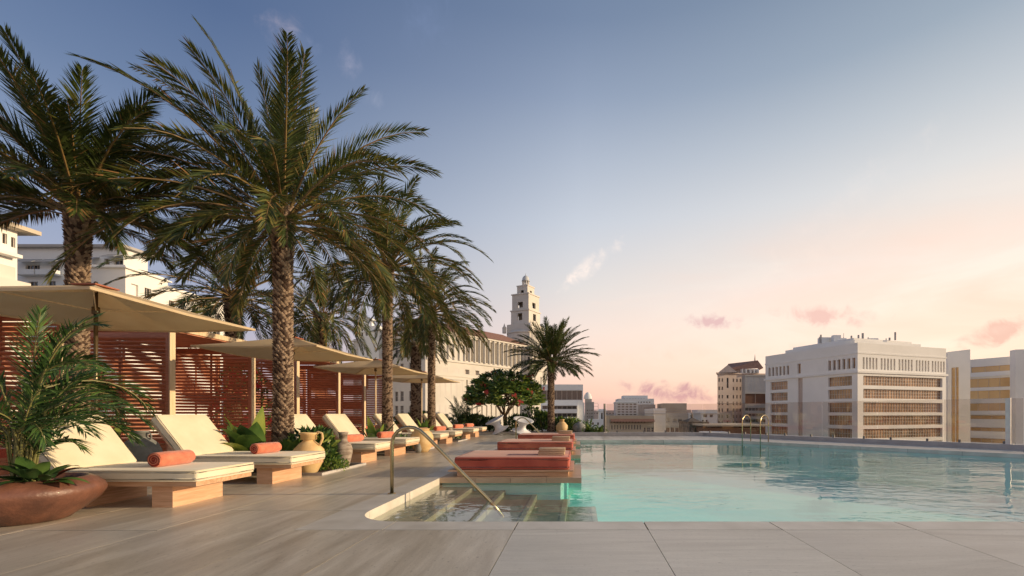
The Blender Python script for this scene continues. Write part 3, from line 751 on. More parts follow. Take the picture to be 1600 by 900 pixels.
pot('grey_pot', gx(562, 13.2), 13.2, inner([(0, 0), (.1, 0), (.17, .12), (.2, .28), (.15, .4), (.1, .45), (.12, .5)]), GPOT, 'small grey jar beside the fern between the fourth and fifth loungers', 'jar')
pot('terracotta_pot', gx(582, 13.6), 13.6, inner([(0, 0), (.12, 0), (.18, .1), (.2, .25), (.19, .36), (.21, .38)]), TERRA, 'small terracotta pot below the fern in the second planting bed', 'pot')
pot('small_white_jar', gx(702, 18.3), 18.3, inner([(0, 0), (.1, 0), (.18, .1), (.2, .28), (.15, .42), (.1, .46), (.12, .5)]), WPOT, 'small pale jar in the planting between the sixth and seventh loungers', 'jar')

# ------------------------------------------------------------------ white spinning chairs
def spun(x, y, tx, ty, label):
    t = thing('spinning_chair', (x, y, 0), label, 'chair', 'white spool-shaped chairs by the planting', rz=0)
    prof = [(0, .012), (.12, .004), (.30, .03), (.425, .10), (.435, .115), (.42, .12), (.30, .16), (.20, .23), (.155, .32), (.155, .40), (.20, .49), (.30, .57), (.44, .66), (.455, .68), (.44, .69), (.32, .64), (.18, .60), (.10, .59), (0, .588)]
    o = MB().lathe(prof, 40).build('seat_shell', WHITEP, t, True)
    o.rotation_euler = (R(tx), R(ty), 0); 
    M = o.rotation_euler.to_matrix(); zmin = min((M @ v.co).z for v in o.data.vertices); o.location = (0, 0, -zmin)
    o.scale = (1.13, 1.13, 1.06); o.location.z *= 1.06
    ring = MB().lathe([(.16, .345), (.166, .36), (.16, .375)], 40).build('waist_band', WHITEP, t, True); ring.rotation_euler = o.rotation_euler; ring.location = o.location; ring.scale = o.scale
    return t
spun(gx(783, 23.4), 23.4, 12, -26, 'left white spool-shaped spinning chair tipped to one side by the planting')
spun(gx(814, 23.2), 23.2, 14, 13, 'right white spool-shaped spinning chair leaning back by the planting')

# ------------------------------------------------------------------ palms
def frond_geo(rg, L, elev, azi, wind, n=60, leaf=.55, wd=.016, droop=1.0, dry=.1, lights=.3, spread=1.0, k0=.16):
    K = 16; ds = L / K
    d = np.array([math.cos(elev) * math.cos(azi), math.cos(elev) * math.sin(azi), math.sin(elev)])
    P = [np.zeros(3)]; D = [d.copy()]
    for i in range(K):
        s_ = (i + 1) / K
        d = d + np.array([wind[0], wind[1], 0]) * .20 * s_ + np.array([0, 0, -1]) * droop * .13 * (.35 + s_) * (.55 + .45 * abs(math.cos(elev)))
        d /= np.linalg.norm(d); P.append(P[-1] + d * ds); D.append(d.copy())
    P = np.array(P); D = np.array(D)
    m = MB()
    m.tube([P[i] for i in range(0, K + 1, 2)], [.022 * (1 - i / K) ** .8 * (L / 3.2) + .003 for i in range(0, K + 1, 2)], 4, 0, False)
    nn = n * 2
    t = np.linspace(k0, .995, n); t = np.repeat(t, 2) + rg.uniform(-.004, .004, nn); t = np.clip(t, 0, 1)
    sg = np.tile([1.0, -1.0], n)
    idx = t * K; i0 = np.clip(idx.astype(int), 0, K - 1); fr_ = (idx - i0)[:, None]
    p = P[i0] * (1 - fr_) + P[i0 + 1] * fr_; dd = D[i0] * (1 - fr_) + D[i0 + 1] * fr_; dd /= np.linalg.norm(dd, axis=1)[:, None]
    hz = np.array([-math.sin(azi), math.cos(azi), 0.0])
    roll = rg.uniform(-.5, .5)
    sv = np.tile(hz, (nn, 1)); sv -= dd * (sv * dd).sum(1)[:, None]; sv /= np.linalg.norm(sv, axis=1)[:, None]
    up = np.cross(dd, sv); up *= np.where(up[:, 2:3] < 0, -1, 1) * 1.0
    sv2 = sv * math.cos(roll) + up * math.sin(roll); up2 = up * math.cos(roll) - sv * math.sin(roll)
    a = np.radians(52 - 30 * t + rg.uniform(-6, 6, nn)) * spread; v = np.radians(rg.uniform(8, 32, nn) - 10 * t)
    ld = dd * np.cos(a)[:, None] + (sv2 * (sg * np.cos(v))[:, None] + up2 * np.sin(v)[:, None]) * np.sin(a)[:, None]
    prof = np.interp(t, [0, k0, .3, .6, .85, 1], [.3, .4, .95, 1, .7, .38]) * leaf * rg.uniform(.85, 1.12, nn)
    mid_ = p + ld * (prof * .5)[:, None]
    ld2 = ld + np.array([wind[0] * .6, wind[1] * .6, -.38]) * rg.uniform(.5, 1.2, nn)[:, None]; ld2 /= np.linalg.norm(ld2, axis=1)[:, None]
    tip = mid_ + ld2 * (prof * .55)[:, None]
    wv = dd - ld * (dd * ld).sum(1)[:, None]; wv /= np.maximum(np.linalg.norm(wv, axis=1), .05)[:, None]
    tw = rg.uniform(-.7, .7, nn)[:, None]; wv = wv * np.cos(tw) + np.cross(ld, wv) * np.sin(tw)
    wv *= wd * rg.uniform(.8, 1.2, nn)[:, None]
    k = len(m.v)
    allv = np.stack([p, mid_ * .72 + p * .28 + wv, mid_ * .72 + p * .28 - wv, tip], 1).reshape(-1, 3)
    m.v.extend(map(tuple, allv.tolist()))
    r_ = rg.random(nn); fdry = rg.random() < dry
    for i in range(nn):
        b = k + i * 4
        mi = 3 if (r_[i] < (.22 if fdry else dry * .4)) else (2 if r_[i] > 1 - lights else 1)
        m.f.append((b, b + 1, b + 2)); m.f.append((b + 1, b + 3, b + 2)); m.m.append(1 if mi == 3 else mi); m.m.append(mi)
    return m
LMATS = [RACH, LF1, LF2, LF3]
def trunk_geo(rg, h, r, flare=1.08, lean=(0, 0)):
    m = MB(); n = 14; K = 16
    def cx(z): s_ = z / h; return (lean[0] * s_ * s_, lean[1] * s_ * s_)
    def rr_(z):
        s_ = z / h; return r * (1.12 - .2 * min(1, s_ * 3)) if s_ < .75 else r * (.92 + (flare - .92) * ((s_ - .75) / .25) ** 1.3)
    pts = [(cx(h * i / K)[0], cx(h * i / K)[1], h * i / K) for i in range(K + 1)]
    m.tube(pts, [rr_(p[2]) * .93 for p in pts], n, 0)
    pitch = .046 * r / .2; nr = 12; z = .05; ring = 0
    while z < h - .02:
        rad = rr_(z); c = cx(z); top = max(0, (z / h - .78) / .22)
        for j in range(nr):
            a = 2 * math.pi * (j + .5 * (ring % 2)) / nr + ring * .07 + rg.uniform(-.06, .06)
            ca, sa = math.cos(a), math.sin(a); wd = rad * .29 * rg.uniform(.8, 1.1); out = (.035 + .05 * top + rg.uniform(0, .018)) * (r / .2); hh = pitch * 1.55 * rg.uniform(.9, 1.2) + .10 * top * rg.random()
            bx, by = c[0] + ca * rad * .92, c[1] + sa * rad * .92; tx, ty = -sa * wd, ca * wd
            ox, oy = c[0] + ca * (rad + out), c[1] + sa * (rad + out)
            m.add([(bx, by, z - pitch * .6), (bx + tx, by + ty, z + hh * .35), (bx - tx, by - ty, z + hh * .35), (ox + tx * .4, oy + ty * .4, z + hh), (ox - tx * .4, oy - ty * .4, z + hh), (bx, by, z + hh * .85)],
                  [(0, 1, 3), (0, 3, 4), (0, 4, 2), (1, 5, 3), (3, 5, 4), (4, 5, 2)], 1 if rg.random() < .62 else 0)
        z += pitch; ring += 1
    return m
def palm(x, y, h, r, L, nf, label, seed, wind=(0, 0), droop=1.0, leaf=.5, nl=56, wd=.017, emax=84, emin=-28, dry=.12, lights=.28, group='date palms along the deck', extra=(), lean=(0, 0), name='date_palm', azs=None, z0=0):
    rg = np.random.default_rng(seed)
    t = thing(name, (x, y, z0), label, 'palm tree', group)
    trunk_geo(rg, h, r, lean=lean).build('trunk', [BARK_D, BARK_L], t)
    ga = 2.39996
    specs = []
    for i in range(nf):
        s_ = i / (nf - 1); e = R(emax + (emin - emax) * s_ ** .85) + rg.uniform(-.12, .12)
        specs.append((L * rg.uniform(.84, 1.08) * (.82 + .3 * math.sin(math.pi * min(1, s_ * 1.15))), e, i * ga + rg.uniform(-.2, .2), s_))
    for ex in extra: specs.append((ex[0], R(ex[1]), R(ex[2]), .3))
    for Lf, e, a, s_ in specs:
        m = frond_geo(rg, Lf, e, a, wind, nl, leaf, wd, droop * rg.uniform(.8, 1.2), dry * (.3 + 1.4 * s_), lights)
        o = m.build('frond', LMATS, t)
        o.location = (lean[0] + math.cos(a) * r * .7, lean[1] + math.sin(a) * r * .7, h - .02 - .26 * s_)
    return t
palm(-8.95, 8.2, 4.85, .150, 2.3, 56, 'large dark date palm at the far left rising behind the nearest parasol', 11, (.02, 0), emax=76, droop=.6, leaf=.50, nl=92, wd=.0125, dry=.08, emin=14, lights=.08, lean=(.05, 0), extra=[(2.4, -5, 185), (2.2, -12, 330), (2.4, -8, 20), (2.3, -5, 250)])
palm(-5.72, 8.9, 4.98, .158, 2.75, 58, 'tallest date palm with a thick textured trunk in front of the second parasol', 23, (-.03, 0), .78, .50, 94, wd=.0125, emin=-8, extra=[(4.45, 74, 170), (4.3, 52, 172), (3.8, 32, 180), (3.4, 60, 20), (3.9, 12, 200), (3.8, 62, 185), (3.6, 40, 195)], lights=.34, dry=.13)
palm(-5.62, 13.5, 5.45, .132, 2.8, 62, 'date palm with its fronds blown right, trunk in front of the third parasol', 35, (.18, -.02), .9, .46, 74, dry=.14, lights=.36, wd=.014, emin=-16)
palm(-5.80, 18.1, 5.2, .135, 2.6, 58, 'slimmer date palm with fronds blown right, before the farthest parasol', 47, (.28, -.02), 1.0, .40, 60, lights=.32, dry=.12, wd=.016)
palm(-12.75, 17.0, 5.5, .24, 3.2, 60, 'date palm behind the second cabana, half hidden by nearer fronds', 59, (0, 0), .85, .50, 60, dry=.12, lights=.2)
palm(-12.6, 22.5, 5.9, .25, 3.0, 58, 'date palm behind the third cabana with arching fronds', 61, (.05, 0), 1.1, .5, 56, dry=.12, lights=.2)
palm(gx(650, 25), 25, 4.9, .25, 2.0, 44, 'dark bushy palm standing between two palm trunks before the classical building', 73, (0, 0), .7, .42, 46, emin=-5, dry=.03, lights=.05)
palm(gx(861, 24.6), 24.6, 3.95, .17, 2.3, 88, 'lone date palm with a round crown right of the flowering tree', 85, (.02, 0), .5, .44, 60, wd=.015, emax=88, emin=-8, dry=.04, lights=.08)

# ------------------------------------------------------------------ broad leaves, shrubs, small plants
def blade_geo(rg, L, W, elev, azi, bend, mi=0, nseg=8, fold=.25, m=None, base=(0, 0, 0), ragged=0.0, petiole=.25):
    m = m or MB(); d = np.array([math.cos(elev) * math.cos(azi), math.cos(elev) * math.sin(azi), math.sin(elev)]); p = np.array(base, float)
    sv = np.array([-math.sin(azi), math.cos(azi), 0.0]); k = None; pet = [p.copy()]
    for i in range(4): p = p + d * L * petiole / 4; pet.append(p.copy())
    if petiole > 0: m.tube(pet, [.010 * (L + .3), .009 * (L + .3), .008 * (L + .3), .007 * (L + .3), .005 * (L + .3)], 4, mi, False)
    k = len(m.v)
    for i in range(nseg + 1):
        s_ = i / nseg; wdt = W * math.sin(math.pi * min(1, (s_ * .93 + .05)) ** .75) * .5 + .002
        if i == nseg: wdt = .002
        wdt *= 1 + ragged * rg.uniform(-1, 1)
        up = np.cross(d, sv); 
        if up[2] < 0: up = -up
        for u in (-1, -.5, 0, .5, 1):
            m.v.append(tuple((p + sv * wdt * u + up * (abs(u) * fold * wdt) + up * rg.uniform(-.01, .01) * W).tolist()))
        p = p + d * L * (1 - petiole) / nseg; d = d + np.array([0, 0, -bend * (.4 + s_) / nseg]); d /= np.linalg.norm(d)
    for i in range(nseg):
        for j in range(4):
            a = k + i * 5 + j; m.f.append((a, a + 1, a + 6, a + 5)); m.m.append(mi)
    return m
def broad_plant(x, y, leaves, label, seed, name='broad_leaf_plant', mats=(GR1, GR2, GR3, MAROON), z=0, cat='plant', group=None):
    rg = np.random.default_rng(seed); t = thing(name, (x, y, z), label, cat, group)
    for (L, W, e, a, bend, mi) in leaves:
        o = blade_geo(rg, L, W, R(e), R(a), bend, 0).build('leaf', mats[mi], t, True); o.location = (rg.uniform(-.06, .06), rg.uniform(-.06, .06), 0)
    return t
def rand_leaves(seed, n, L, W, e0, e1, bend, mis):
    r_ = random.Random(seed); return [(L * r_.uniform(.75, 1.1), W * r_.uniform(.8, 1.15), r_.uniform(e0, e1), i * 137.5 + r_.uniform(-15, 15), bend * r_.uniform(.7, 1.3), r_.choice(mis)) for i in range(n)]
def shrub(x, y, rx, ry, h, n, leaf, label, seed, name='leafy_shrub', mix=(.5, .85, 1.0), mats=(GR1, GR2, GR3, RED), z=0, z0f=.1, flowers=0, cat='shrub', group=None, narrow=.45, kind=None, dome=False, up=.5):
    rg = np.random.default_rng(seed); t = thing(name, (x, y, z), label, cat, group)
    m = MB()
    for i in range(n):
        a = rg.uniform(0, 2 * math.pi); rr_ = rg.random() ** .4; zz = rg.random()
        if dome: ph = math.acos(rg.uniform(-.12, 1)); k = rg.uniform(.72, 1.0); px, py, pz = rx * k * math.sin(ph) * math.cos(a), ry * k * math.sin(ph) * math.sin(a), h * (z0f + (1 - z0f) * max(0, k * math.cos(ph)))
        else:
            env = math.sqrt(max(0, 1 - (zz * 1.6 - .55) ** 2 * .8)); px, py, pz = rx * env * rr_ * math.cos(a), ry * env * rr_ * math.sin(a), h * (z0f + (1 - z0f) * zz)
        # clumping
        cl = math.sin(px * 5.1 + seed) + math.sin(py * 4.3 + seed * 2) + math.sin(pz * 6.7 + seed * 3)
        if cl < -1.2 and rg.random() < .7: continue
        d = np.array([math.cos(a) * rg.uniform(.2, 1), math.sin(a) * rg.uniform(.2, 1), rg.uniform(-.3, 1) + up]) + rg.normal(0, .35, 3); d /= np.linalg.norm(d)
        s_ = np.cross(d, rg.normal(0, 1, 3)); s_ /= np.linalg.norm(s_)
        l = leaf * rg.uniform(.6, 1.25); p = np.array([px, py, pz]); wv = s_ * l * narrow * .5; nrm = np.cross(d, s_) * l * .08
        r_ = rg.random() + .12 * cl * .5; mi = 0 if r_ < mix[0] else (1 if r_ < mix[1] else 2)
        m.add([p, p + d * l * .45 + wv + nrm, p + d * l * .45 - wv + nrm, p + d * l], [(0, 1, 3), (0, 3, 2)], mi)
    m.build('foliage', list(mats), t)
    s = MB()
    for i in range(7):
        a = rg.uniform(0, 6.28); q = rg.uniform(.2, .7); s.tube([(0, 0, 0), (rx * q * .5 * math.cos(a), ry * q * .5 * math.sin(a), h * .4), (rx * q * math.cos(a), ry * q * math.sin(a), h * .8)], [.02, .014, .006], 5)
    s.build('stems', STEMM, t)
    if flowers:
        f = MB()
        for i in range(flowers):
            a = rg.uniform(0, 2 * math.pi); ph = math.acos(rg.uniform(.0, .95)); c = np.array([rx * 1.0 * math.sin(ph) * math.cos(a), -abs(ry * 1.0 * math.sin(ph) * math.sin(a)), h * (z0f + (1 - z0f) * math.cos(ph))])
            for q in range(6):
                cc = c + rg.normal(0, .055, 3)
                for j in range(5):
                    an = j * 1.2566 + q; d = np.array([math.cos(an), rg.uniform(-.5, .3), math.sin(an)]); s_ = np.array([-math.sin(an), .2, math.cos(an)])
                    f.add([cc, cc + d * .035 + s_ * .022, cc + d * .07, cc + d * .035 - s_ * .022], [(0, 1, 2, 3)])
        tag(f.build('flowers', RED, t), kind='stuff')
    return t
def fern(x, y, z, n, L, label, seed, name='fern', mats=(CANE, GR1, GR2, GR3), e0=80, e1=25, leaf=.13, wd=.012, nl=26, droop=1.3, canes=0, cat='plant', group=None, k0=.12, azr=None, ch=.6):
    rg = np.random.default_rng(seed); t = thing(name, (x, y, z), label, cat, group)
    c = MB()
    for i in range(n):
        s_ = i / max(1, n - 1); a = i * 2.39996 + rg.uniform(-.3, .3)
        if azr and rg.random() < .6: a = R(rg.uniform(*azr))
        e = R(e0 + (e1 - e0) * rg.random())
        bx, by = rg.uniform(-.07, .07), rg.uniform(-.07, .07); hh = 0
        if canes: hh = rg.uniform(.15, 1) * ch; top = (bx + math.cos(a) * hh * .12, by + math.sin(a) * hh * .12, hh); c.tube([(bx, by, 0), top], [.011, .008], 5); bx, by = top[0], top[1]
        m = frond_geo(rg, L * rg.uniform(.75, 1.15), e, a, (0, 0), nl, leaf, wd, droop, 0, .35, 1.0, k0)
        o = m.build('frond', list(mats), t); o.location = (bx, by, hh)
    if canes: c.build('canes', CANE, t)
    return t

# potted palm bottom left
fern(-5.68, 4.70, .385, 36, .95, 'bushy green cane palm growing in the wide terracotta bowl', 5, name='cane_palm', e0=84, e1=28, leaf=.27, wd=.0095, nl=34, droop=1.15, canes=1, azr=(-30, 90), ch=1.05)
broad_plant(-5.33, 4.52, rand_leaves(8, 26, .42, .12, 5, 60, 1.2, [0, 1, 1, 3, 0]), 'low maroon and green leafy plant at the rim of the terracotta bowl', 9, name='rim_plant', z=.39)

# planting beds (soil sheets with stone edging) and their plants
def bed(x0, x1, y0, y1, label_n):
    b = tag(bpy.data.objects.new('planting_bed', None), kind='structure'); link(b)
    MB().box(x0, x1, y0, y1, .001, .03).build('soil', SOIL, b)
    for q in ((x0 - .04, x0, y0 - .04, y1 + .04), (x1, x1 + .04, y0 - .04, y1 + .04), (x0, x1, y0 - .04, y0), (x0, x1, y1, y1 + .04)):
        MB().box(*q, .001, .045).build('edging', CURB, b)
BEDS = [(-6.6, -4.55, 8.12, 9.72), (-6.6, -4.55, 12.72, 14.32), (-6.6, -4.6, 17.4, 18.85)]
for i, b in enumerate(BEDS): bed(*b, i)
broad_plant(-5.95, 8.35, [(1.25, .30, 80, 340, .35, 2), (1.1, .34, 74, 230, .8, 2), (1.05, .42, 74, 200, 1.5, 1), (1.1, .46, 66, 160, 1.6, 1), (1.05, .44, 66, 250, 1.5, 1), (1.0, .42, 72, 280, 1.3, 0), (1.05, .42, 60, 300, 1.6, 1), (.9, .38, 75, 100, 1.0, 1), (.95, .4, 56, 190, 1.7, 0), (1.0, .4, 76, 320, 1.1, 1), (.8, .38, 60, 350, 1.5, 1), (.9, .4, 50, 225, 1.5, 1), (.9, .36, 55, 270, 1.3, 2)],
            'broad-leaved plant with one upright yellow-green leaf beside the thick palm trunk', 12)
broad_plant(-5.55, 8.3, rand_leaves(14, 14, .5, .2, 30, 80, 1.3, [0, 0, 1, 1]), 'dark broad-leaved plant behind the towel on the second lounger', 15)
broad_plant(-5.25, 8.42, rand_leaves(17, 12, .75, .26, 40, 82, 1.2, [0, 1, 1, 2]), 'broad green leaves rising directly behind the ochre amphora', 17)
shrub(-5.12, 8.85, .42, .40, .76, 1100, .15, 'glossy green shrub between the ochre amphora and the grey urn', 31, mix=(.45, .85, 1), narrow=.5)
shrub(-4.75, 8.75, .34, .32, .22, 900, .06, 'low yellow-green groundcover cushion at the foot of the grey urn', 32, mix=(.15, .7, 1), name='groundcover', cat='groundcover')
shrub(-5.6, 9.4, .6, .3, .45, 700, .13, 'dark green shrub at the foot of the thick palm trunk', 33, mix=(.7, .95, 1))
broad_plant(-8.05, 7.75, [(1.0, .42, 72, 10, .9, 2), (1.0, .4, 66, 330, 1.1, 1), (.95, .38, 60, 200, 1.2, 1), (.9, .36, 78, 120, .8, 2)], 'large bright-leaved plant behind the backrest of the nearest lounger', 18)
broad_plant(-5.72, 12.95, rand_leaves(21, 20, 1.0, .22, 38, 80, .9, [1, 2, 1, 0]), 'nest fern with upright green leaves between the fourth and fifth loungers', 22, name='nest_fern')
broad_plant(-6.15, 12.9, [(1.1, .24, 60, 185, 1.2, 3), (.7, .18, 50, 200, 1.3, 3), (.6, .18, 60, 150, 1.0, 3), (.5, .15, 70, 230, 1.0, 3)], 'maroon-leaved plant left of the nest fern', 24, name='maroon_plant')
shrub(-5.3, 13.5, .8, .5, .38, 900, .11, 'low dark green shrub around the second palm bed', 34, mix=(.55, .9, 1))
broad_plant(-5.95, 17.6, rand_leaves(26, 20, .95, .17, 35, 78, .9, [1, 2, 1]), 'spiky fern at the foot of the slimmer palm trunk', 27, name='nest_fern')
shrub(-5.5, 18.2, .9, .4, .38, 700, .11, 'low green shrub at the third palm bed behind the sixth lounger', 35)
# bougainvillea behind the louvres
shrub(-10.7, 14.6, .9, .6, 2.6, 900, .11, 'bougainvillea with magenta flowers seen through the louvres of the second cabana', 36, name='bougainvillea', flowers=26, mix=(.6, .95, 1))
shrub(-10.9, 9.8, .9, .6, 2.3, 800, .12, 'leafy climbing shrub seen through the louvres beside the nearest parasol', 37, mix=(.6, .95, 1))

# frangipani tree
def frangipani(x, y):
    rg = np.random.default_rng(77); t = thing('frangipani_tree', (x, y, 0), 'dome-shaped frangipani tree with red flowers behind the white chairs', 'tree')
    s = MB(); tips = []
    def branch(p, d, L, r_, dep):
        q = p + d * L; s.tube([p, p + d * L * .5 + rg.normal(0, .02, 3), q], [r_, r_ * .85, r_ * .72], 6)
        if dep == 0: tips.append((q, d)); return
        for i in range(3 if dep > 1 else 2 + (rg.random() < .5)):
            a = rg.uniform(0, 6.28); o = np.array([math.cos(a), math.sin(a), 0]) * (.62 if dep > 2 else .7)
            nd = d + o + np.array([0, 0, .12]); nd /= np.linalg.norm(nd); branch(q, nd, L * .74, r_ * .7, dep - 1)
    s.tube([(0, 0, 0), (.02, 0, .5), (0, 0, .92)], [.13, .11, .12], 8)
    for i in range(7):
        a = i * 2 * math.pi / 7 + .3; d = np.array([math.cos(a) * .62, math.sin(a) * .62, .82]); d /= np.linalg.norm(d); branch(np.array([0, 0, .88]), d, .78, .06, 3)
    s.build('trunk', STEMM, t, True)
    m = MB(); f = MB()
    pts = [(q, d) for q, d in tips]
    for i in range(420):
        a = rg.uniform(0, 6.28); ph = math.acos(rg.uniform(-.22, 1)); k = rg.uniform(.8, 1.0)
        q = np.array([2.1 * k * math.sin(ph) * math.cos(a), 1.8 * k * math.sin(ph) * math.sin(a), 1.84 + 1.56 * k * math.cos(ph)]); pts.append((q, np.array([math.sin(ph) * math.cos(a), math.sin(ph) * math.sin(a), math.cos(ph) + .3])))
    fl = 0
    for q, d in pts:
        d = d / np.linalg.norm(d); e = math.hypot(q[0] / 2.1, q[1] / 1.9)
        if e > 1.05 or q[2] > 3.42: continue
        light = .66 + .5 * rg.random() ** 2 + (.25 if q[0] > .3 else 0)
        for i in range(15):
            a = rg.uniform(0, 6.28); o = np.array([math.cos(a), math.sin(a), rg.uniform(-.35, .6)]); ld = o + d * .5; ld /= np.linalg.norm(ld)
            l = rg.uniform(.20, .36); sv = np.cross(ld, d + .01); sv /= max(.05, np.linalg.norm(sv)); wv = sv * l * .16; nr = np.array([0, 0, -l * .1])
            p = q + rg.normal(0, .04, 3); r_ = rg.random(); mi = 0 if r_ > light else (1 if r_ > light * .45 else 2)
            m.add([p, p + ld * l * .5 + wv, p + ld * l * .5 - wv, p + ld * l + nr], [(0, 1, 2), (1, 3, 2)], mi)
        if rg.random() < .035 and q[1] < .5:
            for w_ in range(7):
                cc = q + d * .16 + rg.normal(0, .06, 3)
                for j in range(5):
                    an = j * 1.2566 + w_; dd = np.array([math.cos(an), rg.uniform(-.5, .3), math.sin(an)]); s_ = np.array([-math.sin(an), .2, math.cos(an)])
                    f.add([cc, cc + dd * .04 + s_ * .026, cc + dd * .08, cc + dd * .04 - s_ * .026], [(0, 1, 2, 3)])
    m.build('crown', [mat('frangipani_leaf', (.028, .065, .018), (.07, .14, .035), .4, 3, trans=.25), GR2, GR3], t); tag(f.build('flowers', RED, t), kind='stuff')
frangipani(gx(789, 25.2), 25.2)
# planting belt at the end of the deck
b = tag(bpy.data.objects.new('planting_bed', None), kind='structure'); link(b)
MB().box(-9.4, 1.1, 24.42, 26.9, -.01, .05).build('soil', SOIL, b)
MB().box(-9.4, 1.1, 24.38, 24.415, -.01, .09).build('edging', CURB, b)
shr = [(632, 25.8, .8, 1.0, 'dark hedge shrub right of the slim parasol pole'), (655, 26.2, .9, 1.15, 'dark leafy shrub behind the farthest parasol'), (690, 25.8, .9, .95, 'mid green shrub behind the seventh lounger'),
       (742, 25.2, .7, .95, 'broad dark shrub between the loungers and the white chairs'), (765, 25.6, .6, .8, 'dark shrub behind the left white chair'), (812, 25.0, .8, .95, 'dark glossy shrub behind the right white chair'),
       (832, 25.3, .75, 1.35, 'tall glossy shrub between the white chairs and the lone palm'), (848, 25.0, .6, 1.1, 'bright-leaved shrub left of the lone palm trunk'), (872, 25.2, .7, .8, 'dark shrub right of the lone palm trunk'), (892, 24.9, .6, .75, 'low green shrub behind the two far jars')]
for i, (px, y, rx, h, l) in enumerate(shr):
    shrub(gx(px, y), y, rx, .6, h, 900, .17, l, 50 + i, mix=((.72, .95, 1) if i not in (7, 9) else (.35, .75, 1)), group='shrubs in the far planting bed', narrow=.5)
fern(gx(718, 24.9), 24.9, .05, 22, 1.5, 'feathery green palm shrub left of the flowering tree', 91, name='feather_palm', e0=85, e1=40, leaf=.30, wd=.016, nl=26, droop=.9, canes=1, ch=.5)
fern(gx(736, 24.8), 24.8, .05, 16, 1.1, 'lighter feathery palm shrub close to the seventh lounger', 92, name='feather_palm', e0=80, e1=30, leaf=.26, wd=.016, nl=24, droop=1.0, canes=1, ch=.4)
for i, px in enumerate((914, 922, 930, 937)):
    y = 24.2 - .1 * i
    fern(gx(px, y), y, .0, 20, .85 - .08 * i, ['bright arching fern beside the far grey jar', 'bright arching fern second from the far grey jar', 'bright arching fern third from the far grey jar', 'last bright arching fern before the glass balustrade'][i], 95 + i, e0=85, e1=25, leaf=.12, wd=.02, nl=24, droop=1.6, mats=(CANE, GR2, GR3, GR3), group='bright ferns by the pool end')
broad_plant(gx(876, 23.9), 23.9, rand_leaves(41, 12, .45, .14, 30, 80, 1.0, [3, 3, 1]), 'red-leaved plant behind the ochre jar', 42, name='red_leaf_plant', mats=(GR1, GR2, GR3, RED))

# ------------------------------------------------------------------ buildings
wcache = {}
def win_mesh(wd, ht, nx, nz, gl, fr, depth, arch, bw=.07):
    key = (round(wd, 2), round(ht, 2), nx, nz, gl.name, fr.name, depth, arch)
    if key in wcache: return wcache[key]
    m = MB(); d = depth
    m.add([(0, 0, 0), (wd, 0, 0), (wd, 0, ht), (0, 0, ht), (0, d, 0), (wd, d, 0), (wd, d, ht), (0, d, ht)], [(0, 4, 7, 3), (1, 2, 6, 5), (0, 1, 5, 4), (3, 7, 6, 2)], 2)
    m.add([(0, d, 0), (wd, d, 0), (wd, d, ht), (0, d, ht)], [(0, 1, 2, 3)], 0)
    for i in range(nx + 1):
        x_ = i * wd / nx; x0 = min(max(x_ - bw / 2, 0), wd - bw); m.box(x0, x0 + bw, d - .1, d - .01, 0, ht, 1)
    for i in range(nz + 1):
        z_ = i * ht / nz; z0 = min(max(z_ - bw / 2, 0), ht - bw); m.box(.001, wd - .001, d - .09, d - .012, z0, z0 + bw, 1)
    if arch:
        n = 6; pts = [(wd / 2 - wd / 2 * math.cos(math.pi * i / n), ht - wd / 2 + wd / 2 * math.sin(math.pi * i / n)) for i in range(n + 1)]
        for i in range(n):
            (xa, za), (xb, zb) = pts[i], pts[i + 1]; m.add([(xa, .002, za), (xb, .002, zb), (xb, .002, ht), (xa, .002, ht)], [(0, 1, 2, 3)], 2)
    return wcache.setdefault(key, m)
wmesh = {}
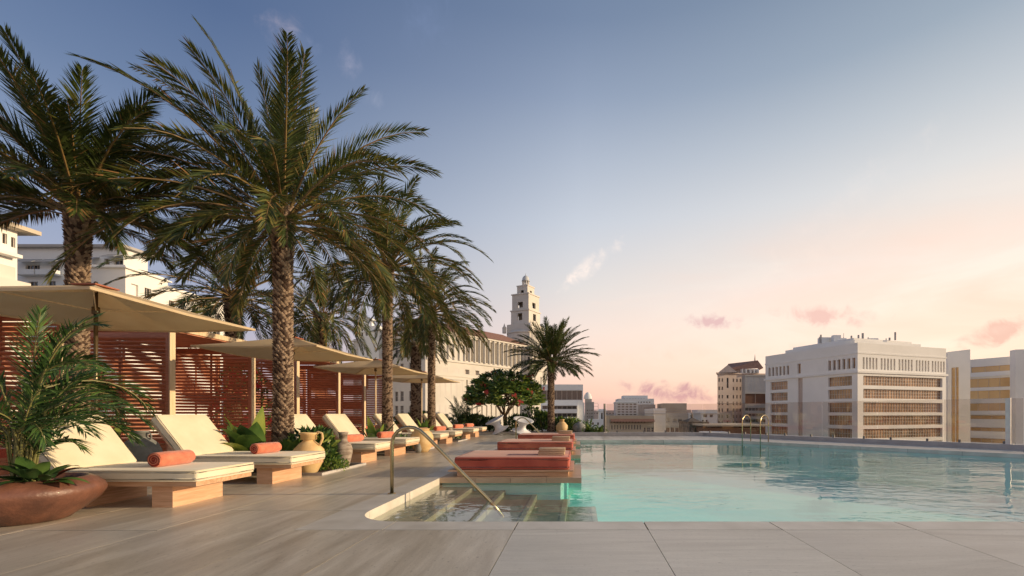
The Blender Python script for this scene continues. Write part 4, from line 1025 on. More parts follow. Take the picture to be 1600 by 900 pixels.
def building(name, poly, z0, z1, wall, label, cat='building', wins=None, group=None, frame=MULL, glass=DARKG, cornice=(), parapet=.6, extra=None, depth=.35):
    """poly: footprint counter-clockwise. wins: {edge: [(u0,u1,z0,z1,nx,nz[,glass[,arch]])]}"""
    cx_ = sum(p[0] for p in poly) / len(poly); cy_ = sum(p[1] for p in poly) / len(poly)
    t = thing(name, (cx_, cy_, -24), label, cat, group)
    loc = lambda p: (p[0] - cx_, p[1] - cy_)
    m = MB(); n = len(poly); wins = wins or {}
    for i in range(n):
        A = Vector(poly[i]); B = Vector(poly[(i + 1) % n]); L = (B - A).length; d = (B - A) / L; ws = wins.get(i, [])
        us = sorted({0, round(L, 4)} | {round(q, 4) for w_ in ws for q in w_[:2]}); zs = sorted({z0, z1} | {round(q, 4) for w_ in ws for q in w_[2:4]})
        k = len(m.v)
        for z in zs:
            for u in us: p = A + d * u; m.v.append((p.x - cx_, p.y - cy_, z + 24))
        nu = len(us)
        for a in range(len(zs) - 1):
            zc = (zs[a] + zs[a + 1]) / 2; run = None
            for b_ in range(nu - 1):
                uc = (us[b_] + us[b_ + 1]) / 2
                hole = any(w_[0] < uc < w_[1] and w_[2] < zc < w_[3] for w_ in ws)
                if not hole:
                    q = k + a * nu + b_; m.f.append((q, q + 1, q + nu + 1, q + nu)); m.m.append(0)
        ang = math.atan2(d.y, d.x)
        for w_ in ws:
            gl = w_[6] if len(w_) > 6 and w_[6] else glass; ar = len(w_) > 7 and w_[7]
            key = (round(w_[1] - w_[0], 2), round(w_[3] - w_[2], 2), w_[4], w_[5], gl.name, frame.name, wall.name, ar, depth)
            if key not in wmesh: wmesh[key] = win_mesh(w_[1] - w_[0], w_[3] - w_[2], w_[4], w_[5], gl, frame, depth, ar).mesh('window', [gl, frame, wall])
            o = bpy.data.objects.new('window', wmesh[key]); link(o, t); p = A + d * w_[0]
            o.location = (p.x - cx_, p.y - cy_, w_[2] + 24); o.rotation_euler = (0, 0, ang)
    k = len(m.v)
    m.v.extend([(*loc(p), z1 + 24) for p in poly]); m.f.append(tuple(range(k, k + n))); m.m.append(0)
    m.build('wall', wall, t)
    for (za, zb, off, mm) in cornice:
        cm_ = MB(); op = offset_poly(poly, off); cm_.prism([loc(p) for p in op], za + 24, zb + 24)
        cm_.build('cornice', mm or wall, t)
    if parapet:
        ip = offset_poly(poly, -.35); pm = MB(); N = len(poly)
        for z in (z1, z1 + parapet):
            for q in (offset_poly(poly, -.004), ip): pm.v.extend([(*loc(p), z + 24) for p in q])
        for i in range(N):
            j = (i + 1) % N; pm.f += [(i, j, 2 * N + j, 2 * N + i), (N + j, N + i, 3 * N + i, 3 * N + j), (2 * N + i, 2 * N + j, 3 * N + j, 3 * N + i)]; pm.m += [0, 0, 0]
        pm.build('parapet', wall, t)
    return t
def offset_poly(poly, d):
    out = []; n = len(poly)
    for i in range(n):
        a = Vector(poly[i - 1]); b = Vector(poly[i]); c = Vector(poly[(i + 1) % n])
        t1 = (b - a).normalized(); t2 = (c - b).normalized(); n1 = Vector((t1.y, -t1.x)); n2_ = Vector((t2.y, -t2.x))
        k = (n1 + n2_); k = k / max(.3, k.dot(n1)); out.append((b.x + k.x * d, b.y + k.y * d))
    return out
def along(A, B, px):     # distance along A->B where the picture column px crosses
    s_ = (px - CX) / F; dx_, dy_ = B[0] - A[0], B[1] - A[1]
    t_ = (s_ * A[1] - A[0]) / (dx_ - s_ * dy_); return t_ * math.hypot(dx_, dy_)
def child_box(t, name, x0, x1, y0, y1, z0, z1, m):
    o = MB().box(x0 - t.location.x, x1 - t.location.x, y0 - t.location.y, y1 - t.location.y, z0 + 24, z1 + 24).build(name, m, t); return o
def rect_px(pxa, pxb, D, depth, skew=0):
    A = (gx(pxa, D), D); B = (gx(pxb, D + skew), D + skew); d = (Vector(B) - Vector(A)).normalized(); nn_ = Vector((-d.y, d.x)) * depth
    return [A, B, (B[0] + nn_.x, B[1] + nn_.y), (A[0] + nn_.x, A[1] + nn_.y)]

# white office block on the right
C0 = (71.3, 118.0); CL = (59.4, 147.0); CR = (102.7, 129.0); CB = (CL[0] + CR[0] - C0[0], CL[1] + CR[1] - C0[1])
rows = [(8.2, 10.7), (4.8, 7.3), (1.2, 3.8), (-2.2, .4), (-5.6, -3.1), (-9.1, -6.6), (-12.6, -10.1), (-16, -13.5)]
poly = [CL, C0, CR, CB]
wl = []; AL = lambda px: along(CL, C0, px)
for zb, zt in rows:
    wl.append((AL(1204), AL(1230.5), zb, zt, 7, 2, BROWNG)); wl.append((AL(1294), AL(1331), zb, zt, 9, 2, BROWNG))
def row_w(u0, u1, n, zb, zt, frac=.6, gl=BROWNG):
    p_ = (u1 - u0) / n; return [(u0 + p_ * i + p_ * (1 - frac) / 2, u0 + p_ * (i + 1) - p_ * (1 - frac) / 2, zb, zt, 1, 1, gl) for i in range(n)]
wl += row_w(AL(1199.5), AL(1234), 6, 12.6, 15.3); wl += row_w(AL(1292.5), AL(1338), 6, 12.6, 15.3); wl.append((AL(1246), AL(1251), 12.6, 15.5, 1, 1, BROWNG))
wl.append((AL(1246.5), AL(1254), -16, 11.2, 1, 1, SANDB))
AR = lambda px: along(C0, CR, px); wr = []
for zb, zt in rows: wr.append((AR(1349), AR(1472.5), zb, zt, 30, 3, BROWNG))
for a, b_, n in ((1347, 1372, 5), (1375, 1400, 5), (1403, 1427, 5), (1430, 1453, 5), (1455, 1477, 5)): wr += row_w(AR(a), AR(b_), n, 12.4, 15.4, .55)
t = building('office_block', poly, -24, 18.2, WHITEB, 'large white office block with ribbon windows right of the pool ladders', wins={0: wl, 1: wr}, cornice=[(11.35, 11.9, .35, None), (16.3, 16.7, .12, None)], parapet=.9, depth=.6)
pm = MB()
for z0_, z1_, off in ((18.2, 20.6, -4.0), (20.6, 21.4, -5.5)):
    pm.prism([(p[0] - t.location.x, p[1] - t.location.y) for p in offset_poly(poly, off)], z0_ + 24, z1_ + 24)
pm.build('penthouse', WHITEB, t)
rg_ = random.Random(4)
for i in range(6):
    xq, yq = C0[0] + rg_.uniform(-2, 16) - t.location.x, C0[1] + rg_.uniform(12, 22) - t.location.y; wq = rg_.uniform(1, 2.4)
    MB().box(xq, xq + wq * 1.6, yq, yq + wq, 21.4 + 24, 21.4 + 24 + rg_.uniform(.8, 1.9)).build('rooftop_plant', WHITEC, t)
for i in range(16):
    s_ = rg_.random(); q = lerp(lerp(CL, C0, .6), lerp(C0, CR, .5), s_); hh = rg_.uniform(.6, 2.6)
    q = (q[0] + 2.5, q[1] + 5); MB().tube([(q[0] - t.location.x, q[1] - t.location.y, 21.4 + 24), (q[0] - t.location.x, q[1] - t.location.y, 21.4 + 24 + hh)], rg_.choice([.06, .12, .25]), 6).build('antenna', GREYB, t)

# stair tower and gold-glazed block, far right
A = (gx(1481, 144), 144); B = (gx(1516, 138), 138); d = (Vector(B) - Vector(A)).normalized()
poly = [A, B, (B[0] + 8, B[1] + 14), (A[0] + 8, A[1] + 18)]
building('stair_tower', poly, -24, gz(550, 141), WHITEB, 'narrow white stair tower between the two office blocks on the right', wins={0: [(1.0, 2.1, -20, gz(574, 142), 1, 12, GOLDG), (2.2, 3.1, -20, gz(574, 142), 1, 12, GOLDG)]}, parapet=.4)
A = (gx(1503, 176), 176); B = (gx(1590, 162), 162); poly = [A, B, (B[0] + 10, B[1] + 22), (A[0] + 10, A[1] + 26)]
AG = lambda px: along(A, B, px); zz = lambda y: gz(y, 169)
wg = [(AG(1517), AG(1584), zz(581), zz(572), 3, 1, GOLDG)] + [(AG(1511), AG(1579.5), zz(b_), zz(a), 4, 1, GOLDG) for a, b_ in ((591, 605), (610, 623), (630, 642))] + [(AG(1516), AG(1584), zz(b_), zz(a), 4, 1, GOLDG) for a, b_ in ((649, 655), (668, 674), (685, 692), (700, 708))]
t = building('gold_glazed_block', poly, -24, zz(561), WHITEB, 'white building with golden ribbon windows at the right edge', wins={0: wg}, parapet=.3, depth=.5)
fr_ = MB(); dv = (Vector(B) - Vector(A)).normalized(); nv = Vector((dv.y, -dv.x))
u0, u1 = AG(1507), AG(1583.5); zt_, zb_ = zz(588.5), zz(646.5)
for (ua, ub, za, zb) in ((u0, u1, zt_, zt_ + .35), (u0, u1, zb_ - .35, zb_), (u0, u0 + .4, zb_, zt_), (u1 - .4, u1, zb_, zt_)):
    p = Vector(A) + dv * ua; q = Vector(A) + dv * ub; pts = [p, q, q + nv * .7, p + nv * .7]; fr_.prism([(c.x - t.location.x, c.y - t.location.y) for c in reversed(pts)], za + 24, zb + 24)
fr_.build('window_surround', WHITEB, t)
building('plain_block', rect_px(1587, 1680, 158, 3, -4), -24, gz(548, 158), WHITEB, 'plain white wall of a building cut off by the right edge', parapet=.4)

# sandstone tower with pediment and its glazed annex
D = 190; A = (gx(1121, D), D); M_ = (gx(1157, D - 2), D - 2); B = (gx(1200, D + 6), D + 6)
poly = [A, B, (B[0] + 8, B[1] + 22), (A[0] + 8, A[1] + 22)]; AS = lambda px: along(A, B, px)
ws = []
for k, y in enumerate((591, 604, 617, 627.5, 638, 648, 658, 669, 680)):
    for px, w_ in ((1122.7, 2.2), (1127.6, 2.2), (1135.5, 3), (1145, 2.2), (1150.5, 2.2), (1156, 2), (1161, 2)):
        if k == 0 and px == 1135.5: ws.append((AS(px), AS(px + w_), gz(606, D), gz(590, D), 1, 2)); continue
        if k == 1 and px == 1135.5: continue
        ws.append((AS(px), AS(px + w_), gz(y + 5.5, D), gz(y, D), 1, 1))
t = building('sandstone_tower', poly, -24, gz(583, D), SANDB, 'pinkish stone tower block with a pediment roof left of the white office', wins={0: ws}, cornice=[(gz(584, D), gz(582, D), .5, None), (gz(630, D), gz(629, D), .2, None)], parapet=0)
L_ = lambda x_, y_: (x_ - t.location.x, y_ - t.location.y)
rf = MB(); z_e, z_r = gz(582, D) + 24, gz(570, D) + 24
x0, x1, xm = gx(1122, D), gx(1152, D), gx(1137, D)
rf.add([(*L_(x0, D - .3), z_e), (*L_(x1, D - .3), z_e), (*L_(xm, D - .3), z_r), (*L_(x0 + 8, D + 20), z_e), (*L_(x1 + 8, D + 20), z_e), (*L_(xm + 8, D + 20), z_r)], [(0, 1, 2), (0, 2, 5, 3), (1, 4, 5, 2), (3, 5, 4)])
rf.build('pediment_roof', SANDB, t)
r2 = MB(); xa, xb, xc = gx(1133, D + 4), gx(1193, D + 4), gx(1184, D + 4)
za, zr2 = gz(575, D + 4) + 24, gz(563, D + 4) + 24
r2.add([(*L_(gx(1131, D + 4), D + 4), za - 1), (*L_(xb, D + 4), za), (*L_(xc, D + 4), zr2), (*L_(gx(1143, D + 4), D + 8), zr2 - 1), (*L_(xb + 2, D + 14), za), (*L_(xc + 1, D + 12), zr2)], [(0, 1, 2, 3), (1, 4, 5, 2)])
r2.build('roof', mat('brown_tile', (.25, .15, .12), (.32, .2, .16), .85, .8), t)
bl = MB(); bl.box(L_(gx(1155, D), 0)[0], L_(gx(1193, D), 0)[0], 3 - 12, 9 - 12, gz(583, D) + 24, gz(575, D) + 24); bl.build('attic', SANDB, t)
for px in (1163, 1169, 1176, 1182, 1188): MB().box(L_(gx(px, D), 0)[0], L_(gx(px + 1.6, D), 0)[0], -11.6, -9.05, gz(582, D) + 24, gz(575.5, D) + 24).build('column', WHITEB, t)
MB().tube([(*L_(gx(1181, D + 4), D + 5), zr2 - .5), (*L_(gx(1181, D + 4), D + 5), zr2 + 2.6)], [.35, .05], 6).build('finial', SANDB, t)
pa = rect_px(1164, 1199, 186, 3, 1)
t = building('glazed_annex', pa, -24, gz(587, 186), GREYB, 'glass-fronted annex with a brown band below between tower and office', wins={0: [(.1, 8.9, gz(613, 186), gz(588, 186), 14, 1, mat('pale_glass', (.42, .42, .42), (.5, .5, .49), .15, .2)), (.1, 8.9, gz(631, 186), gz(615, 186), 2, 1, BRICKB)] + [(.1, 8.9, gz(y + 5, 186), gz(y, 186), 6, 1, DARKG) for y in (637, 646, 655, 664, 673)]}, parapet=.3)

# city in the middle distance
def simple(name, pa, pb, D, ytop, depth, wall, label, ws=(), skew=0, par=.4, corn=(), cat='building', group=None, ext=0, frame=MULL, dp=.35, z0=-24):
    poly = rect_px(pa, pb, D, depth, skew); A_, B_ = poly[0], poly[1]; out = []
    for (xa, xb, ya, yb, nx, nz, gl, ar) in ws: out.append((along(A_, B_, xa), along(A_, B_, xb), gz(yb, D), gz(ya, D), nx, nz, gl, ar))
    return building(name, poly, z0, gz(ytop, D), wall, label, cat, {0: out}, group, frame, DARKG, [(gz(yb, D), gz(ya, D), o_, mm) for ya, yb, o_, mm in corn], par, depth=dp)
# modern dark-glass block left of centre
simple('dark_glass_block', 845, 911, 112, 602, 22, WHITEC, 'modern block with dark glass bands and white floors right of the lone palm', [(846, 909.6, 610, 625, 8, 1, DARKG, False)], par=.2)
simple('lower_office_wing', 846, 902, 110, 633, 8, WHITEC, 'lower wing with dark glass floors under the modern block', [(847, 901.5, 634, 639.5, 7, 1, DARKG, False), (847, 901.5, 645.5, 652, 7, 1, DARKG, False), (847, 901.5, 657, 663, 7, 1, DARKG, False)], par=0)
ap = []
for k, y in enumerate((633, 637.5, 642, 646.5, 651, 655.5, 660, 664.5)):
    for px in (904, 908): ap.append((px, px + 2.2, y, y + 2.2, 1, 1, DARKG, False))
simple('balcony_flats', 902.5, 913, 126, 630, 9, WHITEC, 'white block of flats with small dark balconies behind the modern block', ap, par=.2)
ap = [(px, px + 2.0, y, y + 2.4, 1, 1, DARKG, False) for px in (917, 920.5, 924) for y in (640, 645, 650, 655, 660)]
simple('domed_tower', 914.5, 928, 175, 628, 14, GREYB, 'grey tower wrapped in scaffolding right of the modern block', ap, par=0)
tt = [o for o in bpy.data.objects if o.name == 'domed_tower'][0]
MB().lathe([(1.6, 0), (1.55, .8), (1.2, 1.8), (.6, 2.5), (0, 2.7)], 12).build('dome', WHITEC, tt, True, (-.6, -3, gz(623, 175) + 24)); MB().box(-1.7, .9, -4.4, -1.4, gz(628, 175) + 24, gz(622.8, 175) + 24).build('drum', GREYB, tt)
sc_ = MB()
for i in range(5):
    xx_ = -3.2 + i * 1.6; sc_.tube([(xx_, -8, 0), (xx_, -8, gz(622 + abs(i - 1) * 3, 175) + 24)], .09, 4)
for k in range(8): sc_.tube([(-3.2, -8, gz(665 - 5 * k, 175) + 24), (3.2, -8, gz(665 - 5 * k, 175) + 24)], .07, 4)
sc_.build('scaffolding', GREYB, tt)
simple('white_gate_tower', 936, 947, 150, 641, 8, WHITEC, 'small white tower with one dark opening left of the balustrade end', [(939, 942, 645, 655, 1, 1, DARKG, False)], par=.4, corn=[(641, 642.5, .5, None)])
simple('low_white_house', 920, 948, 140, 657, 10, WHITEC, 'low white house behind the bright ferns', [(925, 928, 660, 664, 1, 1, DARKG, False), (933, 936, 660, 664, 1, 1, DARKG, False)], par=.3)
# arcaded building
ar_ = [(955 + i * 4.45, 957.3 + i * 4.45, 663.5, 671.5, 1, 1, DARKG, True) for i in range(11)] + [(1006, 1009, 668, 675, 1, 2, DARKG, False), (1011, 1016, 668, 675, 2, 2, DARKG, False), (1018, 1021.5, 668, 675, 1, 2, DARKG, False)] + [(955 + i * 4.45, 957 + i * 4.45, 675, 677, 1, 1, DARKG, False) for i in range(11)]
t = simple('arcade_building', 952, 1022, 100, 651, 14, TANB, 'long low building with eleven arched windows and a red tiled eave', ar_, par=.15)
D = 100; pr = MB(); x0, x1 = gx(954, D) - t.location.x, gx(1022, D) - t.location.x
pr.add([(x0, -7 - .02, gz(654.5, D) + 24), (x1, -7.02, gz(654.5, D) + 24), (x1, -8.3, gz(658.8, D) + 24), (x0, -8.3, gz(658.8, D) + 24), (x0, -7.02, gz(658.6, D) + 24), (x1, -7.02, gz(658.6, D) + 24)], [(0, 3, 2, 1), (3, 4, 5, 2)])
pr.build('tiled_eave', RTILE, t)
bk = MB()
for i in range(12): xx_ = x0 + (x1 - x0) * .76 * i / 11; bk.box(xx_, xx_ + .22, -8.1, -7.0, gz(660.2, D) + 24, gz(659, D) + 24)
bk.build('eave_brackets', BRICKB, t)
hw = [(965 + i * 6.2, 969.6 + i * 6.2, y, y + 2.4, 4, 1, DARKG, False) for i in range(5) for y in (630.5, 634.5, 638.5, 642.5, 646.5)]
simple('glass_mid_rise', 964, 996, 180, 628, 16, WHITEC, 'mid-rise block with grey window bands behind the arcade', hw, par=.3, corn=[(628, 629, .3, None)])
hw = [(970 + i * 4.4, 972.4 + i * 4.4, y, y + 2, 1, 1, DARKG, False) for i in range(11) for y in (622.5, 627.5)]
simple('stepped_white_block', 966, 1022, 205, 624, 16, WHITEB, 'white stepped block rising behind the mid-rise block', [w_ for w_ in hw if w_[2] > 625], par=.3)
simple('top_penthouse', 974, 1012, 210, 619, 10, WHITEB, 'white top storey of the stepped block in the middle distance', [w_ for w_ in hw if w_[2] < 625 and w_[0] > 974 and w_[1] < 1012], par=.3)
simple('striped_flats', 1004, 1024, 165, 633, 12, GREYB, 'grey flats with dark balcony bands left of the white blank wall', [(1006, 1022, y, y + 1.6, 5, 1, DARKG, False) for y in (637, 641, 645, 648.5)], par=.2)
simple('blank_white_wall', 1022, 1040, 108, 640, 16, WHITEC, 'tall blank pale blue-white wall in the middle of the skyline', [], par=.3, corn=[(641, 642, .2, None), (646, 646.8, .2, GREYB)])
t = simple('louvred_hall', 1040, 1075.5, 112, 647, 12, GREYB, 'low hall with a greenish upper wall and brown doors right of the blank wall', [(1041 + i * 7.2, 1046.5 + i * 7.2, 668, 675.5, 2, 1, BRICKB, False) for i in range(5)] + [(1043, 1046, 653.5, 659, 1, 1, MULLW, False), (1052, 1058, 655, 660, 2, 1, GREYB, False), (1060, 1066, 655, 660, 2, 1, DARKG, False)], par=.2)
simple('banded_block', 1036, 1073, 160, 631, 12, TANB, 'pale banded block behind the low hall', [(1037, 1072.5, y, y + .9, 1, 1, GREYB, False) for y in (639, 643)], par=.2)
# small ruined church
t = simple('old_church', 1076, 1108, 92, 659, 9, RUIN, 'dark weathered church with a pointed finial in the middle distance', [(1078, 1080, 662, 675, 1, 1, DARKG, True), (1082.5, 1084, 662, 675, 1, 1, DARKG, True), (1086, 1091, 668, 676, 1, 1, DARKG, True), (1094, 1096, 670, 676, 1, 1, DARKG, True), (1099, 1101.5, 670, 676, 1, 1, DARKG, True)], par=0)
D = 92; rr2 = MB(); x0, x1 = gx(1075, D) - t.location.x, gx(1097, D) - t.location.x; zb, zt = gz(659, D) + 24, gz(652.5, D) + 24; xm = (x0 + x1) / 2
rr2.add([(x0, -4.8, zb), (x1, -4.8, zb), (x1, 2, zb), (x0, 2, zb), (xm, -2, zt)], [(0, 1, 4), (1, 2, 4), (2, 3, 4), (3, 0, 4)]); rr2.build('roof', RUIN, t)
MB().tube([(xm, -2, zt - .2), (xm, -2, zt + .5), (xm, -2, zt + 1.3)], [.28, .2, .03], 6).build('finial', RUIN, t)
simple('white_villa', 1095, 1121, 128, 645, 10, WHITEC, 'white two-storey villa left of the stone tower', [(1099, 1105, 647.5, 652, 3, 1, DARKG, False), (1109, 1114, 647.5, 652, 2, 1, DARKG, False), (1097, 1100, 656, 661, 1, 1, DARKG, False), (1103, 1106, 656, 661, 1, 1, DARKG, False)], par=.3, corn=[(645, 646, .4, None)])
t = simple('brown_roofed_hall', 1106, 1196, 84, 668, 12, BRICKB, 'low brown building with a wide tan roof in front of the stone tower', [], par=0, corn=[(663.5, 666, .9, TANB)])
simple('white_kiosk', 1103, 1141, 70, 677, 4, WHITEC, 'small flat white roof just beyond the balustrade', [(1106, 1109, 679.5, 683, 1, 1, DARKG, False)], par=.15)
# filler city blocks, partly hidden
rf_ = random.Random(9)
fills = [(560, 640, 260, 640), (700, 760, 300, 640), (925, 965, 330, 642), (1040, 1080, 330, 641), (1076, 1100, 300, 646), (1090, 1130, 380, 641), (940, 975, 240, 648)]
for i, (a, b_, D, yt) in enumerate(fills):
    gr = 'low pale blocks on the horizon'
    simple('distant_block', a, b_, D, yt, 20, rf_.choice([WHITEB, SANDB, GREYB]), ['low pale block behind the palm trunks left of the classical hall', 'low pale block hidden behind the flowering tree', 'low block on the horizon over the bright ferns', 'faint far block above the low hall with brown doors', 'far block right behind the old church', 'farthest pale block behind the white villa', 'low block behind the thin dark post of the balustrade'][i], [(a + 2 + k * 5, a + 4.4 + k * 5, yt + 3, yt + 4.6, 1, 1, DARKG, False) for k in range(int((b_ - a - 4) / 5))], group=gr)
# low tree masses in the city
def treemass(x, y, rx, ry, h, n, label, seed):
    rg = np.random.default_rng(seed); m = MB()
    for i in range(n):
        a = rg.uniform(0, 6.28); q = rg.random() ** .5; zz_ = rg.random() ** .6; bump = .7 + .3 * math.sin(a * 5 + seed) * q
        p = np.array([x + rx * q * math.cos(a), y + ry * q * math.sin(a), -24 + h * zz_ * bump * (1 - .35 * q * q)]); d1 = rg.normal(0, 1, 3); d1 /= np.linalg.norm(d1); d2 = np.cross(d1, rg.normal(0, 1, 3)); d2 /= np.linalg.norm(d2); s_ = .45
        m.add([p, p + d1 * s_, p + d2 * s_], [(0, 1, 2)], 0 if rg.random() < .65 else 1)
    tag(m.build('tree_canopy', [GR1, GR2]), label, 'trees', kind='stuff')
treemass(gx(915, 95), 95, 6, 8, 21.2, 5000, 'dark tree canopy between the ferns and the white tower', 1)
treemass(gx(1087, 80), 80, 5, 5, 20.0, 2600, 'dark tree canopy in front of the old church', 2)

# classical building with colonnade and tower
dA = Vector((.5665, .824)); dN = Vector((.824, -.5665))
P0_ = Vector((-42.8, 130)); def_ = lambda t_, o_=0: tuple(P0_ + dA * t_ + dN * o_)
Lm = 41.5
pA = def_(0); pB = def_(Lm); polyc = [pA, pB, tuple(Vector(pB) - dN * 16), tuple(Vector(pA) - dN * 16)]
wc = []; NC = 19; u0 = 1.0; pt_ = (Lm - 2.0) / NC
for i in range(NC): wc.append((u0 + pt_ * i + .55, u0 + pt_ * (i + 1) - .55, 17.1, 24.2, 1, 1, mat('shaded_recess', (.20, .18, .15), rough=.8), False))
for i in range(0, NC, 2): wc.append((u0 + pt_ * i + .3, u0 + pt_ * i + 2.0, 13.0, 14.4, 2, 1, MULL, False))
for i in range(NC):
    for zb, zt in ((5.2, 11.2), (-2.5, 3.4), (-10, -4.5)): wc.append((u0 + pt_ * i + .75, u0 + pt_ * i + 1.35, zb, zt, 1, 1, MULL, False))
wall_l = tuple(Vector(pA) - dN * 40 * 1.0)
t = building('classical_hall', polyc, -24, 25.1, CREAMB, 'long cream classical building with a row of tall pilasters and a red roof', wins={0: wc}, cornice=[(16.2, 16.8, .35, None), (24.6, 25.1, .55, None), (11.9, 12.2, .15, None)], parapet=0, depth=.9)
rf = MB(); e = .8; tx, ty = t.location.x, t.location.y
q = [Vector(def_(-e, e)), Vector(def_(Lm + e, e)), Vector(def_(Lm + e, -17)), Vector(def_(-e, -17)), Vector(def_(3, -8)), Vector(def_(Lm - 3, -8))]
rf.add([(p.x - tx, p.y - ty, 25.12 + 24) for p in q[:4]] + [(p.x - tx, p.y - ty, 29.2 + 24) for p in q[4:]], [(0, 1, 5, 4), (1, 2, 5), (2, 3, 4, 5), (3, 0, 4)])
rf.build('roof', RTILE, t)
for i in range(NC + 1):
    u = u0 + pt_ * i; c = Vector(def_(u, .22)); o = MB().lathe([(.38, 16.9), (.30, 17.2), (.28, 23.6), (.42, 24.0), (.42, 24.5)], 8).build('pilaster', CREAMB, t, True, (c.x - tx, c.y - ty, 24))
# camera-facing wing
pW = Vector(def_(-.7)) - dN * .02; w1 = tuple(pW - dN * 37); 
polyw = [w1, tuple(pW), tuple(pW + dA * 14), tuple(Vector(w1) + dA * 14)]
# (its left part is set on the same line so that both faces meet at the corner)
ww = []; LW = 37.0; AW = lambda px: along(polyw[0], polyw[1], px)
for zb, zt in ((17.5, 20.4), (13.2, 15.6), (4.5, 7.4), (.4, 3.2), (-3.8, -1), (-8, -5.2)):
    for px in (566, 583, 589, 617, 625.5, 639, 647): ww.append((AW(px), AW(px + 5), zb, zt, 2, 2, DARKG, False))
building('classical_wing', polyw, -24, 24.6, mat('pale_limestone', (.60, .565, .51), (.66, .62, .56), .85, .2), 'grey-white wing of the classical building with paired windows behind the palms', wins={0: ww}, cornice=[(21.6, 22.0, .3, None), (11.0, 11.3, .2, None), (24.2, 24.6, .5, None)], parapet=.5)
# turret block on the wing's left
pt0 = (gx(560, 140), 140); pt1 = (gx(592, 138), 138)
t = building('corner_turret', [pt0, pt1, (pt1[0] + 1, 146), (pt0[0] + 1, 148)], -24, gz(512, 140), WHITEC, 'tall pale turret with twin openings at the left end of the classical building', wins={0: [(1.0, 1.7, gz(508, 140) - 3.4, gz(508, 140) - 1.2, 1, 1), (2.6, 3.3, gz(508, 140) - 3.4, gz(508, 140) - 1.2, 1, 1), (1.6, 3.6, 8, 18, 2, 5, None, True)]}, cornice=[(gz(520, 140), gz(518, 140), .3, None)], parapet=.3)
for px in (563, 571, 579): 
    o = child_box(t, 'belfry_pier', gx(px, 141), gx(px + 3.2, 141), 140.4, 142, gz(512, 140), gz(500, 140), WHITEC)
child_box(t, 'belfry_roof', gx(561, 141), gx(584, 141), 139.9, 142.6, gz(500, 140), gz(497.5, 140), WHITEC)
# pavilion at the right end
V0 = Vector((-19.4, 164.0)); V1 = V0 + dN * 3.6; V2 = V1 + dA * 8.2
AV = lambda px: along(tuple(V1), tuple(V2), px)
wv = [(.8, 1.8, 18.2, 21.0, 1, 2), (4.2, 5.2, 18.2, 21.0, 1, 2), (.9, 1.7, 5, 14, 1, 1, MULLW), (4.3, 5.1, 5, 14, 1, 1, MULLW), (.9, 1.7, -6, 2, 1, 1, MULLW), (4.3, 5.1, -6, 2, 1, 1, MULLW)]
wn = [(1.2, 2.4, 18.2, 21.0, 1, 2), (1.2, 2.4, 13.0, 15.2, 1, 2), (1.2, 2.4, 6, 9, 1, 2), (1.2, 2.4, 0, 3, 1, 2)]
building('end_pavilion', [tuple(V0), tuple(V1), tuple(V2), tuple(V2 - dN * 8), tuple(V0 - dN * 2)], -24, 24.0, CREAMB, 'cream end pavilion of the classical building behind the lone palm', wins={0: wn, 1: wv}, cornice=[(15.9, 16.5, .3, None), (23.5, 24.0, .5, None)], parapet=.4)
